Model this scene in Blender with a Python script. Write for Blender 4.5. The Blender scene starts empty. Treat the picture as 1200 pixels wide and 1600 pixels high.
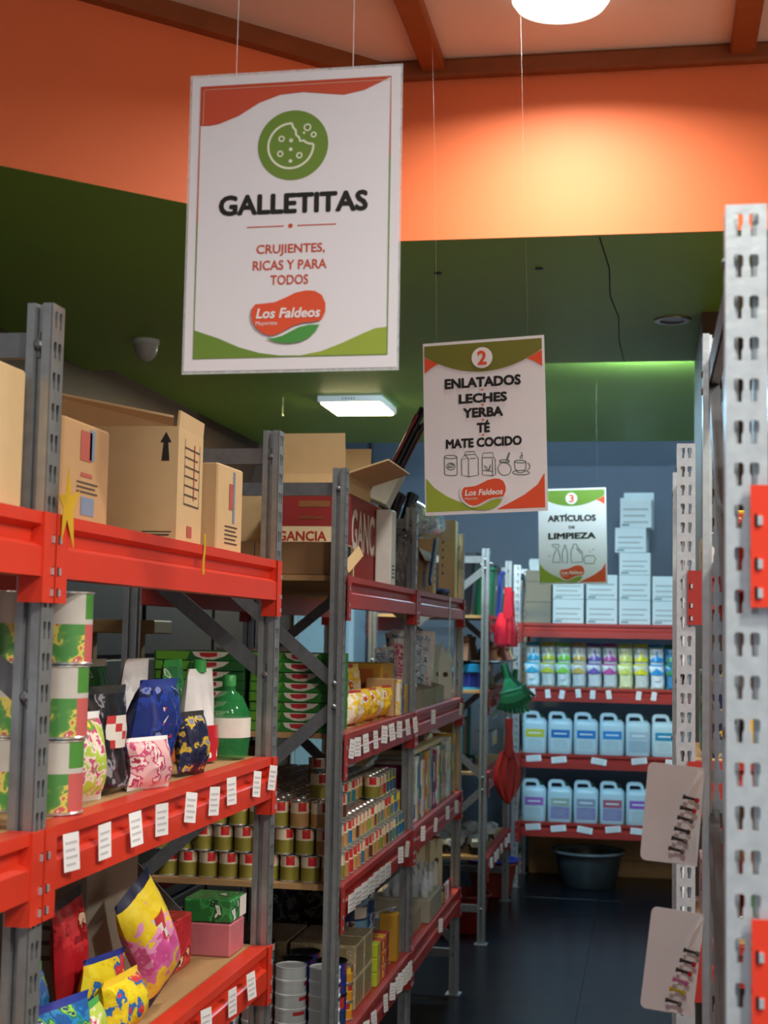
import bpy, bmesh, math, random
from mathutils import Vector, Matrix, Euler

# ------------------------------------------------------------------ camera, world, exposure
SC = bpy.context.scene
COL = SC.collection
FPX, CAM = 2250.0, Vector((0, 0, 1.49))          # focal length in pixels of the 1200x1600 frame
VPX, VPY, ROLL = 1015.0, 998.0, 0.0188           # vanishing point of the aisle, slope of the horizon


def ray(px, py):
    return Vector(((px - 600) / FPX, -(py - 800) / FPX, -1)).normalized()


_Y = ray(VPX, VPY)
_e = ray(VPX - 1000, VPY - 1000 * ROLL)
_Z = (_e - _Y * _e.dot(_Y)).cross(_Y).normalized()
if _Z.y < 0:
    _Z = -_Z
_X = _Y.cross(_Z)
cam = bpy.data.cameras.new('camera')
cam_o = bpy.data.objects.new('camera', cam)
COL.objects.link(cam_o)
cam_o.matrix_world = Matrix.Translation(CAM) @ Matrix((_X, _Y, _Z)).to_4x4()
cam.sensor_fit = 'HORIZONTAL'
cam.sensor_width = 36.0
cam.lens = FPX / 1200 * 36.0
cam.clip_start = 0.05
cam.dof.use_dof = True
cam.dof.focus_distance = 2.9
cam.dof.aperture_fstop = 10.0
SC.camera = cam_o

world = bpy.data.worlds.new('world')
SC.world = world
world.use_nodes = True
world.node_tree.nodes['Background'].inputs[0].default_value = (0.75, 0.85, 1.0, 1)
world.node_tree.nodes['Background'].inputs[1].default_value = 0.28
SC.view_settings.view_transform = 'Standard'
SC.view_settings.look = 'None'
SC.view_settings.gamma = 1.0
SC.view_settings.use_curve_mapping = False
SC.view_settings.exposure = 0.32
SC.cycles.use_denoising = True

LAMP_W = 36.0          # round ceiling lamps of the front room
PANEL_W = 26.0          # warm surface panel under the green ceiling
COOL_W = 46.0          # cool surface panel under the green ceiling, over the rear aisle
TUBE_W = 9.0          # cool tubes of the store's rear part

RND = random.Random(7)
PI = math.pi
R3_ = math.radians


# ------------------------------------------------------------------ materials
def srgb(c):
    if isinstance(c, str):
        c = [int(c[i:i + 2], 16) / 255 for i in (0, 2, 4)]
    return tuple(x / 12.92 if x <= .04045 else ((x + .055) / 1.055) ** 2.4 for x in c) + (1,)


MATS = {}


def M(name, col, rough=.55, metal=0., var=.12, scale=30., bump=0., bscale=None, trans=0., coat=0., ior=1.45, alpha=1.):
    if name in MATS:
        return MATS[name]
    m = bpy.data.materials.new(name)
    m.use_nodes = True
    nt = m.node_tree
    b = nt.nodes['Principled BSDF']
    b.inputs['Roughness'].default_value = rough
    b.inputs['Metallic'].default_value = metal
    b.inputs['IOR'].default_value = ior
    b.inputs['Transmission Weight'].default_value = trans
    b.inputs['Coat Weight'].default_value = coat
    b.inputs['Alpha'].default_value = alpha
    c = srgb(col)
    tc = nt.nodes.new('ShaderNodeTexCoord')
    nz = nt.nodes.new('ShaderNodeTexNoise')
    nz.inputs['Scale'].default_value = scale
    nz.inputs['Detail'].default_value = 4
    nt.links.new(tc.outputs['Object'], nz.inputs['Vector'])
    mx = nt.nodes.new('ShaderNodeMix')
    mx.data_type = 'RGBA'
    mx.inputs[6].default_value = tuple(max(0, x * (1 - var)) for x in c[:3]) + (1,)
    mx.inputs[7].default_value = tuple(min(1, x * (1 + var)) for x in c[:3]) + (1,)
    nt.links.new(nz.outputs['Fac'], mx.inputs[0])
    nt.links.new(mx.outputs[2], b.inputs['Base Color'])
    if bump:
        bp = nt.nodes.new('ShaderNodeBump')
        bp.inputs['Strength'].default_value = bump
        bp.inputs['Distance'].default_value = .01
        n2 = nz
        if bscale:
            n2 = nt.nodes.new('ShaderNodeTexNoise')
            n2.inputs['Scale'].default_value = bscale
            nt.links.new(tc.outputs['Object'], n2.inputs['Vector'])
        nt.links.new(n2.outputs['Fac'], bp.inputs['Height'])
        nt.links.new(bp.outputs['Normal'], b.inputs['Normal'])
    MATS[name] = m
    return m


def MP(name, cols, scale=14., rough=.28, seed=0., stretch=(1, 1, 1), bump=.25, grad=0.):
    """printed plastic film: patches of several colours"""
    if name in MATS:
        return MATS[name]
    m = bpy.data.materials.new(name)
    m.use_nodes = True
    nt = m.node_tree
    b = nt.nodes['Principled BSDF']
    b.inputs['Roughness'].default_value = rough
    tc = nt.nodes.new('ShaderNodeTexCoord')
    mp = nt.nodes.new('ShaderNodeMapping')
    mp.inputs['Location'].default_value = (seed * 3.1, seed * 1.7, seed * 2.3)
    mp.inputs['Scale'].default_value = stretch
    nt.links.new(tc.outputs['Object'], mp.inputs['Vector'])
    nz = nt.nodes.new('ShaderNodeTexNoise')
    nz.inputs['Scale'].default_value = scale * 1.5
    nz.inputs['Detail'].default_value = 5
    nz.inputs['Distortion'].default_value = .2
    nt.links.new(mp.outputs['Vector'], nz.inputs['Vector'])
    cr = nt.nodes.new('ShaderNodeValToRGB')
    cr.color_ramp.interpolation = 'CONSTANT'
    n = len(cols)
    els = cr.color_ramp.elements
    while len(els) < n:
        els.new(.5)
    for i, c in enumerate(cols):
        els[i].position = 0 if i == 0 else .50 + .24 * (i - 1) / max(1, n - 1)
        els[i].color = srgb(c)
    if grad:
        sx = nt.nodes.new('ShaderNodeSeparateXYZ')
        nt.links.new(tc.outputs['Object'], sx.inputs[0])
        ma = nt.nodes.new('ShaderNodeMath')
        ma.operation = 'MULTIPLY_ADD'
        ma.inputs[1].default_value = 1 / grad
        nt.links.new(sx.outputs['Z'], ma.inputs[0])
        m2 = nt.nodes.new('ShaderNodeMath')
        m2.operation = 'MULTIPLY_ADD'
        m2.inputs[1].default_value = .9
        m2.inputs[2].default_value = -.45
        nt.links.new(nz.outputs['Fac'], m2.inputs[0])
        nt.links.new(m2.outputs[0], ma.inputs[2])
        for i in range(n):
            els[i].position = i / n
        nt.links.new(ma.outputs[0], cr.inputs['Fac'])
    else:
        nt.links.new(nz.outputs['Fac'], cr.inputs['Fac'])
    nt.links.new(cr.outputs['Color'], b.inputs['Base Color'])
    if bump:
        bp = nt.nodes.new('ShaderNodeBump')
        bp.inputs['Strength'].default_value = bump
        bp.inputs['Distance'].default_value = .008
        n2 = nt.nodes.new('ShaderNodeTexNoise')
        n2.inputs['Scale'].default_value = 28
        nt.links.new(mp.outputs['Vector'], n2.inputs['Vector'])
        nt.links.new(n2.outputs['Fac'], bp.inputs['Height'])
        nt.links.new(bp.outputs['Normal'], b.inputs['Normal'])
    MATS[name] = m
    return m


def ME(name, col, strength):
    if name in MATS:
        return MATS[name]
    m = bpy.data.materials.new(name)
    m.use_nodes = True
    nt = m.node_tree
    b = nt.nodes['Principled BSDF']
    b.inputs['Base Color'].default_value = srgb(col)
    b.inputs['Emission Color'].default_value = srgb(col)
    b.inputs['Emission Strength'].default_value = strength
    MATS[name] = m
    return m


def MC(name, col, lo=.12, hi=.75):
    """clear thin plastic"""
    if name in MATS:
        return MATS[name]
    m = bpy.data.materials.new(name)
    m.use_nodes = True
    nt = m.node_tree
    out = nt.nodes['Material Output']
    b = nt.nodes['Principled BSDF']
    b.inputs['Base Color'].default_value = srgb(col)
    b.inputs['Roughness'].default_value = .12
    t = nt.nodes.new('ShaderNodeBsdfTransparent')
    fr = nt.nodes.new('ShaderNodeTexNoise')
    fr.inputs['Scale'].default_value = 40
    mr = nt.nodes.new('ShaderNodeMapRange')
    mr.inputs[3].default_value = lo
    mr.inputs[4].default_value = hi
    mx = nt.nodes.new('ShaderNodeMixShader')
    nt.links.new(fr.outputs['Fac'], mr.inputs[0])
    nt.links.new(mr.outputs[0], mx.inputs[0])
    nt.links.new(t.outputs[0], mx.inputs[1])
    nt.links.new(b.outputs[0], mx.inputs[2])
    nt.links.new(mx.outputs[0], out.inputs['Surface'])
    MATS[name] = m
    return m


steel = M('galvanised_steel', 'cdd4d6', .36, .6, .22, 60, .06)
steel_d = M('galvanised_steel_aged', '84878a', .42, .68, .25, 50, .06)
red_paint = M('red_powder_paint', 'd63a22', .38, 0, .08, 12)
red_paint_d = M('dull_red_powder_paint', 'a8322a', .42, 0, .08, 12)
board = M('fibreboard', 'b08a5c', .75, 0, .12, 90, .05)
cardboard = M('cardboard', 'bd9668', .8, 0, .07, 25, .05)
cardboard_l = M('cardboard_light', 'cfb182', .8, 0, .07, 25, .05)
cardboard_d = M('cardboard_brown', '94714c', .8, 0, .08, 25, .05)
cardboard_g = M('cardboard_grey', '8d8677', .8, 0, .08, 25, .05)
white = M('white_paper', 'eceaea', .6, 0, .02, 20)
white_p = M('white_plastic', 'e8ecec', .35, 0, .03, 20)
ink = M('black_ink', '1d1b18', .6, 0, .05)
black_p = M('black_plastic', '15161a', .38, 0, .1)
tin = M('tin_plate', 'dededa', .22, .85, .06, 80)
gold = M('gold_tin', 'b98f2d', .3, .8, .1, 40)


# ------------------------------------------------------------------ mesh builder
class MB:
    def __init__(s):
        s.v, s.f, s.m = [], [], []

    def add(s, vs, fs, mi=0, T=None):
        o = len(s.v)
        s.v += [tuple(T @ Vector(p)) if T else tuple(p) for p in vs]
        s.f += [tuple(o + i for i in f) for f in fs]
        s.m += [mi] * len(fs) if isinstance(mi, int) else list(mi)
        return s

    def box(s, a, b, mi=0, T=None):
        x0, y0, z0 = a
        x1, y1, z1 = b
        return s.add([(x0, y0, z0), (x1, y0, z0), (x1, y1, z0), (x0, y1, z0), (x0, y0, z1), (x1, y0, z1), (x1, y1, z1), (x0, y1, z1)],
                     [(3, 2, 1, 0), (4, 5, 6, 7), (0, 1, 5, 4), (1, 2, 6, 5), (2, 3, 7, 6), (3, 0, 4, 7)], mi, T)

    def cbox(s, c, sz, mi=0, T=None):
        return s.box([c[i] - sz[i] / 2 for i in range(3)], [c[i] + sz[i] / 2 for i in range(3)], mi, T)

    def rbox(s, a, b, r=.004, mi=0, T=None):
        """box with chamfered vertical and top edges"""
        x0, y0, z0 = a
        x1, y1, z1 = b

        def ring(i, z):
            c = r * 1.0
            return [(x0 + i + c, y0 + i, z), (x1 - i - c, y0 + i, z), (x1 - i, y0 + i + c, z), (x1 - i, y1 - i - c, z),
                    (x1 - i - c, y1 - i, z), (x0 + i + c, y1 - i, z), (x0 + i, y1 - i - c, z), (x0 + i, y0 + i + c, z)]
        rr = [ring(r * .7, z0), ring(0, z0 + r), ring(0, z1 - r), ring(r * .7, z1)]
        s.loft(rr, mi, True, T)
        return s

    def loft(s, rings, mi=0, cap=True, T=None, mfun=None, closed=True):
        n = len(rings[0])
        vs = [p for r in rings for p in r]
        fs, ms = [], []
        for k in range(len(rings) - 1):
            for i in range(n if closed else n - 1):
                j = (i + 1) % n
                fs.append((k * n + i, k * n + j, (k + 1) * n + j, (k + 1) * n + i))
                ms.append(mfun(k, i) if mfun else mi)
        if cap:
            fs.append(tuple(range(n - 1, -1, -1)))
            ms.append(mfun(-1, 0) if mfun else mi)
            fs.append(tuple((len(rings) - 1) * n + i for i in range(n)))
            ms.append(mfun(len(rings), 0) if mfun else mi)
        return s.add(vs, fs, ms, T)

    def lathe(s, prof, n=16, mi=0, T=None, mfun=None, cap=True, ph=0.):
        rings = [[(r * math.cos(2 * PI * i / n + ph), r * math.sin(2 * PI * i / n + ph), z) for i in range(n)] for r, z in prof]
        return s.loft(rings, mi, cap, T, mfun)

    def tube(s, pts, r, n=8, mi=0, cap=True):
        pts = [Vector(p) for p in pts]
        rings = []
        for k, p in enumerate(pts):
            d = (pts[min(k + 1, len(pts) - 1)] - pts[max(k - 1, 0)]).normalized()
            u = d.orthogonal().normalized() if k == 0 else (u - d * u.dot(d)).normalized()
            w = d.cross(u)
            rk = r[k] if isinstance(r, (list, tuple)) else r
            rings.append([p + (u * math.cos(2 * PI * i / n) + w * math.sin(2 * PI * i / n)) * rk for i in range(n)])
        return s.loft(rings, mi, cap)

    def prism(s, poly, y0, y1, mi=0, T=None):
        """polygon in x,z extruded along y"""
        n = len(poly)
        return s.loft([[(x, y0, z) for x, z in poly], [(x, y1, z) for x, z in poly]], mi, True, T)

    def bar(s, a, b, w, t, up=(0, 0, 1), mi=0):
        a, b = Vector(a), Vector(b)
        d = (b - a).normalized()
        up = Vector(up)
        side = d.cross(up).normalized()
        up = side.cross(d).normalized()
        rings = [[p + side * sx * w / 2 + up * sz * t / 2 for sx, sz in ((-1, -1), (1, -1), (1, 1), (-1, 1))] for p in (a, b)]
        return s.loft(rings, mi)

    def mesh(s, name, mats, smooth=False):
        me = bpy.data.meshes.new(name)
        me.from_pydata([tuple(p) for p in s.v], [], s.f)
        for m in mats:
            me.materials.append(m)
        for p, mi in zip(me.polygons, s.m):
            p.material_index = mi
            p.use_smooth = smooth
        bm = bmesh.new()
        bm.from_mesh(me)
        bmesh.ops.recalc_face_normals(bm, faces=bm.faces)
        bm.to_mesh(me)
        bm.free()
        if smooth:
            try:
                me.set_sharp_from_angle(angle=math.radians(38))
            except Exception:
                pass
        return me


def link(name, me, parent=None, loc=(0, 0, 0), rot=(0, 0, 0), scale=None):
    o = bpy.data.objects.new(name, me)
    COL.objects.link(o)
    o.location = loc
    o.rotation_euler = rot
    if scale is not None:
        o.scale = scale if isinstance(scale, (tuple, list)) else (scale,) * 3
    if parent is not None:
        o.parent = parent
    return o


def build(mb, name, mats, parent=None, loc=(0, 0, 0), rot=(0, 0, 0), smooth=False):
    if not isinstance(mats, (list, tuple)):
        mats = [mats]
    return link(name, mb.mesh(name, mats, smooth), parent, loc, rot)


def tag(o, label, cat, group=None):
    o['label'] = label
    o['category'] = cat
    if group:
        o['group'] = group
    return o


def thing(name, label, cat, loc=(0, 0, 0), rot=(0, 0, 0), group=None):
    return tag(link(name, None, None, loc, rot), label, cat, group)


def struct(o):
    o['kind'] = 'structure'
    return o


ORD = ['first', 'second', 'third', 'fourth', 'fifth', 'sixth', 'seventh', 'eighth', 'ninth', 'tenth', 'eleventh', 'twelfth', 'thirteenth',
       'fourteenth', 'fifteenth', 'sixteenth', 'seventeenth', 'eighteenth', 'nineteenth', 'twentieth']
CACHE = {}


def cached(key, fn):
    if key not in CACHE:
        CACHE[key] = fn()
    return CACHE[key]


# ------------------------------------------------------------------ the shell of the store
Z1, Z2, ZC = 2.56, 2.61, 3.055       # front soffit, rear soffit, ceiling of the front room
YO, YF, YE, YB = 3.80, 5.60, 8.27, 9.55   # orange wall, step in the soffit, end of the soffit, rear wall
XL = -2.30

floor_m = M('dark_floor_tile', '0d1016', .27, 0, .25, 5, .02, 60, ior=1.33)
joint_m = M('floor_joint', '14171d', .5)
fl = struct(build(MB().box((XL - .1, -1.6, -.06), (2.6, YB + .1, -.004)), 'floor', joint_m))
fl['label'] = 'dark navy glossy tiled floor'
tile_me = MB().rbox((-.2994, -.2994, -.004), (.2994, .2994, 0), .0005).mesh('tile', [floor_m])
for i in range(-4, 3):
    for j in range(0, 16):
        link('tile', tile_me, fl, (.02 + i * .6, .35 + j * .6, 0))

orange_m = M('orange_wall_paint', 'f07c4a', .6, 0, .04, 6, .03, 220)
green_m = M('green_ceiling_paint', '86b446', .5, 0, .05, 5, .03, 200)
ceil_m = M('pale_ceiling_paint', 'e2d6cc', .7, 0, .04, 5)
blue_m = M('blue_grey_wall_paint', '556474', .65, 0, .06, 4)
brown_m = M('brown_wall_panel', '4a3524', .6, 0, .2, 9)
wood_m = M('stained_batten', '8a4a22', .5, 0, .25, 18, .05)
pine_m = M('pine', 'a98657', .6, 0, .2, 15, .05)

# orange upper walls: rear face and the 45 degree face on the left
CX = -.745
struct(build(MB().box((CX, YO, Z1), (2.6, YO + .12, ZC + .02)), 'wall_orange_rear', orange_m))
w = MB()
L = 2.9
d = L / math.sqrt(2)
w.loft([[(CX, YO, z), (CX, YO + .12, z), (CX - .05, YO + .12, z), (CX - d - .085, YO - d + .085, z), (CX - d, YO - d, z)] for z in (Z1, ZC + .02)])
struct(build(w, 'wall_orange_left', orange_m))
# green soffit: front part (follows the orange walls) and the higher rear part
w = MB()
XI = XL - .05
w.add([(x, y, z) for z in (Z1 - .001, Z1 + .03) for x, y in ((CX, YO + .004), (CX, YF), (XI, YF), (XI, YO + .004 - (CX - XI)), (2.6, YO + .004), (2.6, YF))],
      [(0, 1, 2, 3), (0, 4, 5, 1), (6, 7, 8, 9), (6, 10, 11, 7), (0, 3, 9, 6), (3, 2, 8, 9), (2, 1, 7, 8), (1, 5, 11, 7), (5, 4, 10, 11), (4, 0, 6, 10)])
sof = struct(build(w, 'ceiling_green_front', green_m))
w = MB().box((XL - .1, YF, Z2), (2.6, YE, Z2 + .2))
sof2 = struct(build(w, 'ceiling_green_rear', green_m))
# joint crack between soffit boards
cr = MB()
pts = [(-.135, YO + .02), (-.118, 4.15), (-.125, 4.5), (-.105, 4.8), (-.112, 5.2), (-.1, 5.58)]
for (a, b), (c, e) in zip(pts, pts[1:]):
    cr.bar((a, b, Z1 - .0015), (c, e, Z1 - .0015), .0028, .002)
build(cr, 'board_joint', M('joint_gap', '10160b', .9), sof)
# main ceiling with battens
ce = struct(build(MB().box((-3.2, -1.6, ZC), (2.6, YO + .12, ZC + .08)), 'ceiling', ceil_m))
for k, x in enumerate((-1.88, -.585, .235, 1.2)):
    struct(build(MB().rbox((x - .032, -1.6, ZC - .035), (x + .032, YO - .03, ZC), .006), 'trim_%d' % (k + 1), wood_m))
struct(build(MB().rbox((CX, YO - .035, ZC - .05), (2.6, YO, ZC), .008), 'trim_5', wood_m))
b = MB()
n = Vector((1, -1, 0)).normalized()
p0 = Vector((CX, YO, ZC - .025)) + n * .0175
b.bar(p0, p0 + Vector((-d, -d, 0)), .035, .05)
struct(build(b, 'trim_6', wood_m))
# rear and side walls
struct(build(MB().box((XL - .1, YB, 0), (2.6, YB + .1, 3.6)), 'wall_rear', blue_m))
struct(build(MB().box((XL - .1, .2, 0), (XL, YB, 3.6)), 'wall_left', brown_m))
struct(build(MB().box((.165, 4.75, 0), (.33, 5.55, Z1)), 'wall_right', brown_m))
struct(build(MB().box((XL, YE, 3.55), (2.6, YB, 3.63)), 'ceiling_rear', ceil_m))
struct(build(MB().box((2.5, -1.6, 0), (2.6, YB, 3.6)), 'wall_right_far', ceil_m))
rail = MB().rbox((XL, 3.2, 2.20), (XL + .03, 6.7, 2.25), .004)
tag(build(rail, 'cable_duct', black_p), 'black cable duct running along the brown left wall', 'duct')
con = MB().tube([(-1.86, YB - .012, 1.3), (-1.86, YB - .012, 3.3)], .012)
for z in (1.7, 2.4, 2.9):
    con.box((-1.885, YB - .026, z), (-1.835, YB, z + .02))
tag(build(con, 'conduit', M('dark_conduit', '3a4046', .5), smooth=True), 'dark vertical conduit on the blue rear wall', 'pipe')


# ------------------------------------------------------------------ lamps
def area(name, parent, loc, size, power, col, shape='DISK', size_y=None, rot=(0, 0, 0), spread=PI):
    l = bpy.data.lights.new(name, 'AREA')
    l.shape = shape
    l.size = size
    if size_y:
        l.size_y = size_y
    l.energy = power
    l.color = col
    l.spread = spread
    o = bpy.data.objects.new(name, l)
    COL.objects.link(o)
    o.location = loc
    o.rotation_euler = rot
    o.parent = parent
    return o


lamp_rim = ME('lamp_rim_plastic', 'e6f2ea', .9)
lamp_dif = ME('lamp_diffuser', 'fffaf0', 9.)


def round_lamp(x, y, label, power=LAMP_W):
    t = thing('ceiling_lamp', label, 'ceiling lamp', (x, y, ZC), group='round ceiling lamps')
    build(MB().lathe([(.118, 0), (.118, -.038), (.108, -.052), (.075, -.054), (.072, -.048)], 40, cap=False), 'rim', lamp_rim, t, smooth=True)
    build(MB().lathe([(.0, -.0475), (.0745, -.048)], 40, cap=False), 'diffuser', lamp_dif, t)
    area('lamp_light', t, (0, 0, -.058), .21, power, (1, .97, .91), spread=R3_(160 if power < 20 else 153))
    return t


round_lamp(-.215, 3.365, 'round white LED ceiling lamp glowing in front of the orange wall', 14.0)
for x, y, w_ in ((.95, .75, 'right of the aisle, towards the entrance'), (1.5, 2.3, 'over the right hand shelves'),
                 (1.5, .2, 'over the right hand front')):
    round_lamp(x, y, 'round white LED ceiling lamp ' + w_)
round_lamp(-.1, -.35, 'unseen round LED fill lamp added above the start of the aisle', 18.0)  # unseen fill, added to brighten surfaces that face the camera

# square panels on the rear soffit: a warm one and, behind the second sign, a cool one
def panel_light(label, x, y, dif, power, col):
    t = thing('panel_light', label, 'panel light', (x, y, Z2))
    build(MB().loft([[(-.155 + i, -.2 + i, z), (.155 - i, -.2 + i, z), (.155 - i, .2 - i, z), (-.155 + i, .2 - i, z)] for i, z in ((0, 0), (0, -.026), (.004, -.03), (.014, -.03), (.016, -.028))], cap=False),
          'frame', white_p, t)
    build(MB().box((-.14, -.185, -.036), (.14, .185, -.0275)), 'diffuser', dif, t)
    v = MB()
    for k in range(5):
        v.box((-.035 + k * .014, -.2015, -.018), (-.031 + k * .014, -.1995, -.008))
    build(v, 'vent_slot', black_p, t)
    area('panel_light_source', t, (0, 0, -.04), .27, power, col, 'RECTANGLE', .36)


panel_light('square warm white LED panel fixed under the green ceiling', -1.40, 6.80, ME('panel_diffuser', 'ffe9b0', 30.), PANEL_W, (1, .80, .42))
panel_light('square cool white LED panel under the green ceiling behind the second sign', -.72, 6.90, ME('cool_panel_diffuser', 'd8ecff', 9.), COOL_W, (.38, .74, 1.0))


def tube_lamp(x0, x1, y, z, label, power):
    t = thing('tube_light', label, 'tube light', ((x0 + x1) / 2, y, z))
    h = (x1 - x0) / 2
    build(MB().box((-h, -.014, -.019), (h, .021, -.013)).box((-h, -.020, -.019), (h, -.014, .012)), 'light_shield', white_p, t)  # shield added below and before the tube, shaped to limit light on the sign
    q = MB()
    q.tube([(-h + .01, 0, 0), (h - .01, 0, 0)], .011, 12)
    build(q, 'tube', ME('tube_glass_%d' % int(power * 10), 'd4ecff', power), t, smooth=True)
    return t


tube_lamp(-.16, .155, 5.628, 2.593, 'short cool white tube tucked behind the step of the green ceiling', 1700)
for k, (x, y) in enumerate(((-.9, 8.75), (.6, 8.75))):
    t = thing('tube_light', 'cool white tube fixture under the rear ceiling, ' + ('left one' if k == 0 else 'right one'), 'tube light', (x, y, 3.5))
    build(MB().rbox((-.6, -.05, 0), (.6, .05, .05), .006), 'housing', white_p, t)
    build(MB().box((-.58, -.04, -.01), (.58, .04, 0)), 'diffuser', ME('rear_tube', 'cfe8ff', 4), t)
    area('tube_source', t, (0, 0, -.015), 1.15, TUBE_W, (.55, .80, 1.0), 'RECTANGLE', .08)

# recessed downlight (switched off), dome sensor
t = thing('downlight', 'small recessed downlight, switched off, in the green ceiling', 'downlight', (.072, 4.86, Z1 - .001))
build(MB().lathe([(.062, 0), (.06, -.005), (.042, -.006), (.036, .002)], 28, cap=False), 'ring', M('nickel', '8d8b84', .35, .6), t, smooth=True)
build(MB().lathe([(.0, -.0012), (.036, -.0015)], 24, cap=False), 'lens', M('smoked_lens', '3b3328', .3), t)
build(MB().box((-.05, .1, .002), (-.045, .105, .003)), 'screw', tin, t)
t = thing('motion_sensor', 'white dome shaped motion sensor on the green ceiling', 'sensor', (-1.84, 5.02, Z1 - .001))
build(MB().lathe([(.05, 0), (.05, -.014), (.046, -.018)], 24), 'base', white_p, t, smooth=True)
build(MB().lathe([(.045, -.018), (.044, -.035), (.036, -.058), (.022, -.074), (.006, -.08), (0, -.0805)], 24, cap=False), 'dome', M('milky_dome', 'c9ccc8', .3), t, smooth=True)
for k, (x, y) in enumerate(((-.62, 4.15), (-.32, 4.13))):
    tag(build(MB().lathe([(.012, 0), (.012, -.004), (0, -.005)], 10, cap=False), 'ceiling_hook', black_p, None, (x, y, Z1 - .001)),
        'tiny dark hook in the front of the green ceiling, ' + ('left one' if k == 0 else 'right one'), 'hook')
tag(build(MB().tube([(0, 0, 0), (0, 0, -.085)], .0022, 6).tube([(0, 0, -.085), (0, 0, -.092)], .006, 8), 'ceiling_wire', M('pale_wire', 'c8c890', .4), None, (-1.73, 6.62, Z2)), 'short pale wire hanging from the green ceiling beside the warm panel', 'wire')

# ------------------------------------------------------------------ pallet style shelving
PW, PD, PITCH = .040, .036, .0413


def post_mesh(h, holes=True):
    bm = bmesh.new()
    n = int(h / PITCH)
    z0 = (h - n * PITCH)
    for k in range(n):
        zb = z0 + k * PITCH
        loops = [[(-PW / 2, zb), (PW / 2, zb), (PW / 2, zb + PITCH), (-PW / 2, zb + PITCH)]]
        for sx in (-1, 1):
            c = sx * .0074
            a, b = zb + .009, zb + .032
            m = zb + .019
            loops.append([(c - .0028, a), (c + .0028, a), (c + .003, m - .001), (c + .0046, m + .003), (c + .0046, b - .002), (c + .003, b),
                          (c - .003, b), (c - .0046, b - .002), (c - .0046, m + .003), (c - .003, m - .001)])
        es = []
        for lp in loops:
            vs = [bm.verts.new((x, 0, z)) for x, z in lp]
            es += [bm.edges.new((vs[i], vs[(i + 1) % len(vs)])) for i in range(len(vs))]
        bmesh.ops.triangle_fill(bm, use_beauty=True, edges=es)
    bmesh.ops.remove_doubles(bm, verts=bm.verts, dist=1e-6)
    if z0 > 1e-4:
        vs = [bm.verts.new(p) for p in ((-PW / 2, 0, 0), (PW / 2, 0, 0), (PW / 2, 0, z0), (-PW / 2, 0, z0))]
        bm.faces.new(vs)
    bmesh.ops.recalc_face_normals(bm, faces=bm.faces)
    r = bmesh.ops.extrude_face_region(bm, geom=list(bm.faces))
    for e in r['geom']:
        if isinstance(e, bmesh.types.BMVert):
            e.co.y += .002
    me = bpy.data.meshes.new('upright')
    bmesh.ops.recalc_face_normals(bm, faces=bm.faces)
    bm.to_mesh(me)
    bm.free()
    mb = MB()
    for p in me.polygons:
        pass
    v = [tuple(x.co) for x in me.vertices]
    f = [tuple(p.vertices) for p in me.polygons]
    mb.add(v, f, 0)
    for sx in (-1, 1):
        x = sx * PW / 2
        prof = [(0, .0), (0, .014), (.011, .016), (.011, .023), (0, .025), (0, PD), (.009, PD), (.009, PD - .002), (.002, PD - .002), (.002, .027), (.013, .025), (.013, .014), (.002, .012), (.002, .002), (.002, .0)]
        mb.loft([[(x - sx * a, b + .0001, z) for a, b in prof] for z in (0, h)])
    me2 = bpy.data.meshes.new('upright')
    me2.from_pydata(mb.v, [], mb.f)
    me2.materials.append(steel)
    return me2


H = 1.92
POST = post_mesh(H)
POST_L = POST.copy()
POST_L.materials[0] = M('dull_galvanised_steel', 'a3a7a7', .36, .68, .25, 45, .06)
FOOT = MB().box((-.035, -.012, 0), (.035, .05, .004)).mesh('foot_plate', [steel_d])
PLATE = MB()
PLATE.box((-.002, -.004, -.118), (.034, -.0005, .0))
PLATE.box((.031, -.004, -.118), (.034, .03, .0))
for z in (-.014, -.062):
    PLATE.lathe([(.0042, 0), (.0036, -.0012), (0, -.0014)], 8, T=Matrix.Translation((.006, -.004, z)) @ Matrix.Rotation(-PI / 2, 4, 'X') @ Matrix.Scale(-1, 4, (0, 0, 1)), cap=False, mi=1)
for z in (-.034, -.076, -.104):
    PLATE.box((.002, -.0048, z - .006), (.0045, -.004, z + .006), 2)
    PLATE.box((.0045, -.0065, z - .005), (.009, -.004, z + .004), 1)
PLATES = {}


def plate_mesh(mat):
    if mat.name not in PLATES:
        PLATES[mat.name] = (PLATE.mesh('end_plate', [mat, steel, black_p]),)
    return PLATES[mat.name][0]


tag_paper = M('price_tag_paper', 'f0f0ee', .5, 0, .02)
TAG = MB()
TAG.box((-.015, -.0008, -.042), (.015, 0, .0), 0)
for k in range(4):
    TAG.box((-.011, -.0012, -.012 - k * .008), (.011 - .004 * (k % 2), -.0008, -.009 - k * .008), 1)
TAG_ME = TAG.mesh('price_tag', [tag_paper, M('tag_print', 'c4c4c4', .6)])
TAGW = MB()
TAGW.box((-.045, -.0008, -.03), (.045, 0, .0), 0)
for k in range(3):
    TAGW.box((-.038, -.0012, -.011 - k * .008), (.036 - .006 * (k % 2), -.0008, -.007 - k * .008), 1)
TAGW_ME = TAGW.mesh('price_tag', [tag_paper, M('tag_print', 'c4c4c4', .6)])
BEAM_PROF = [(.0, 0), (.0, -.016), (.014, -.022), (.014, -.038), (-.002, -.046), (-.002, -.084), (.036, -.084), (.036, 0)]


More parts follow.
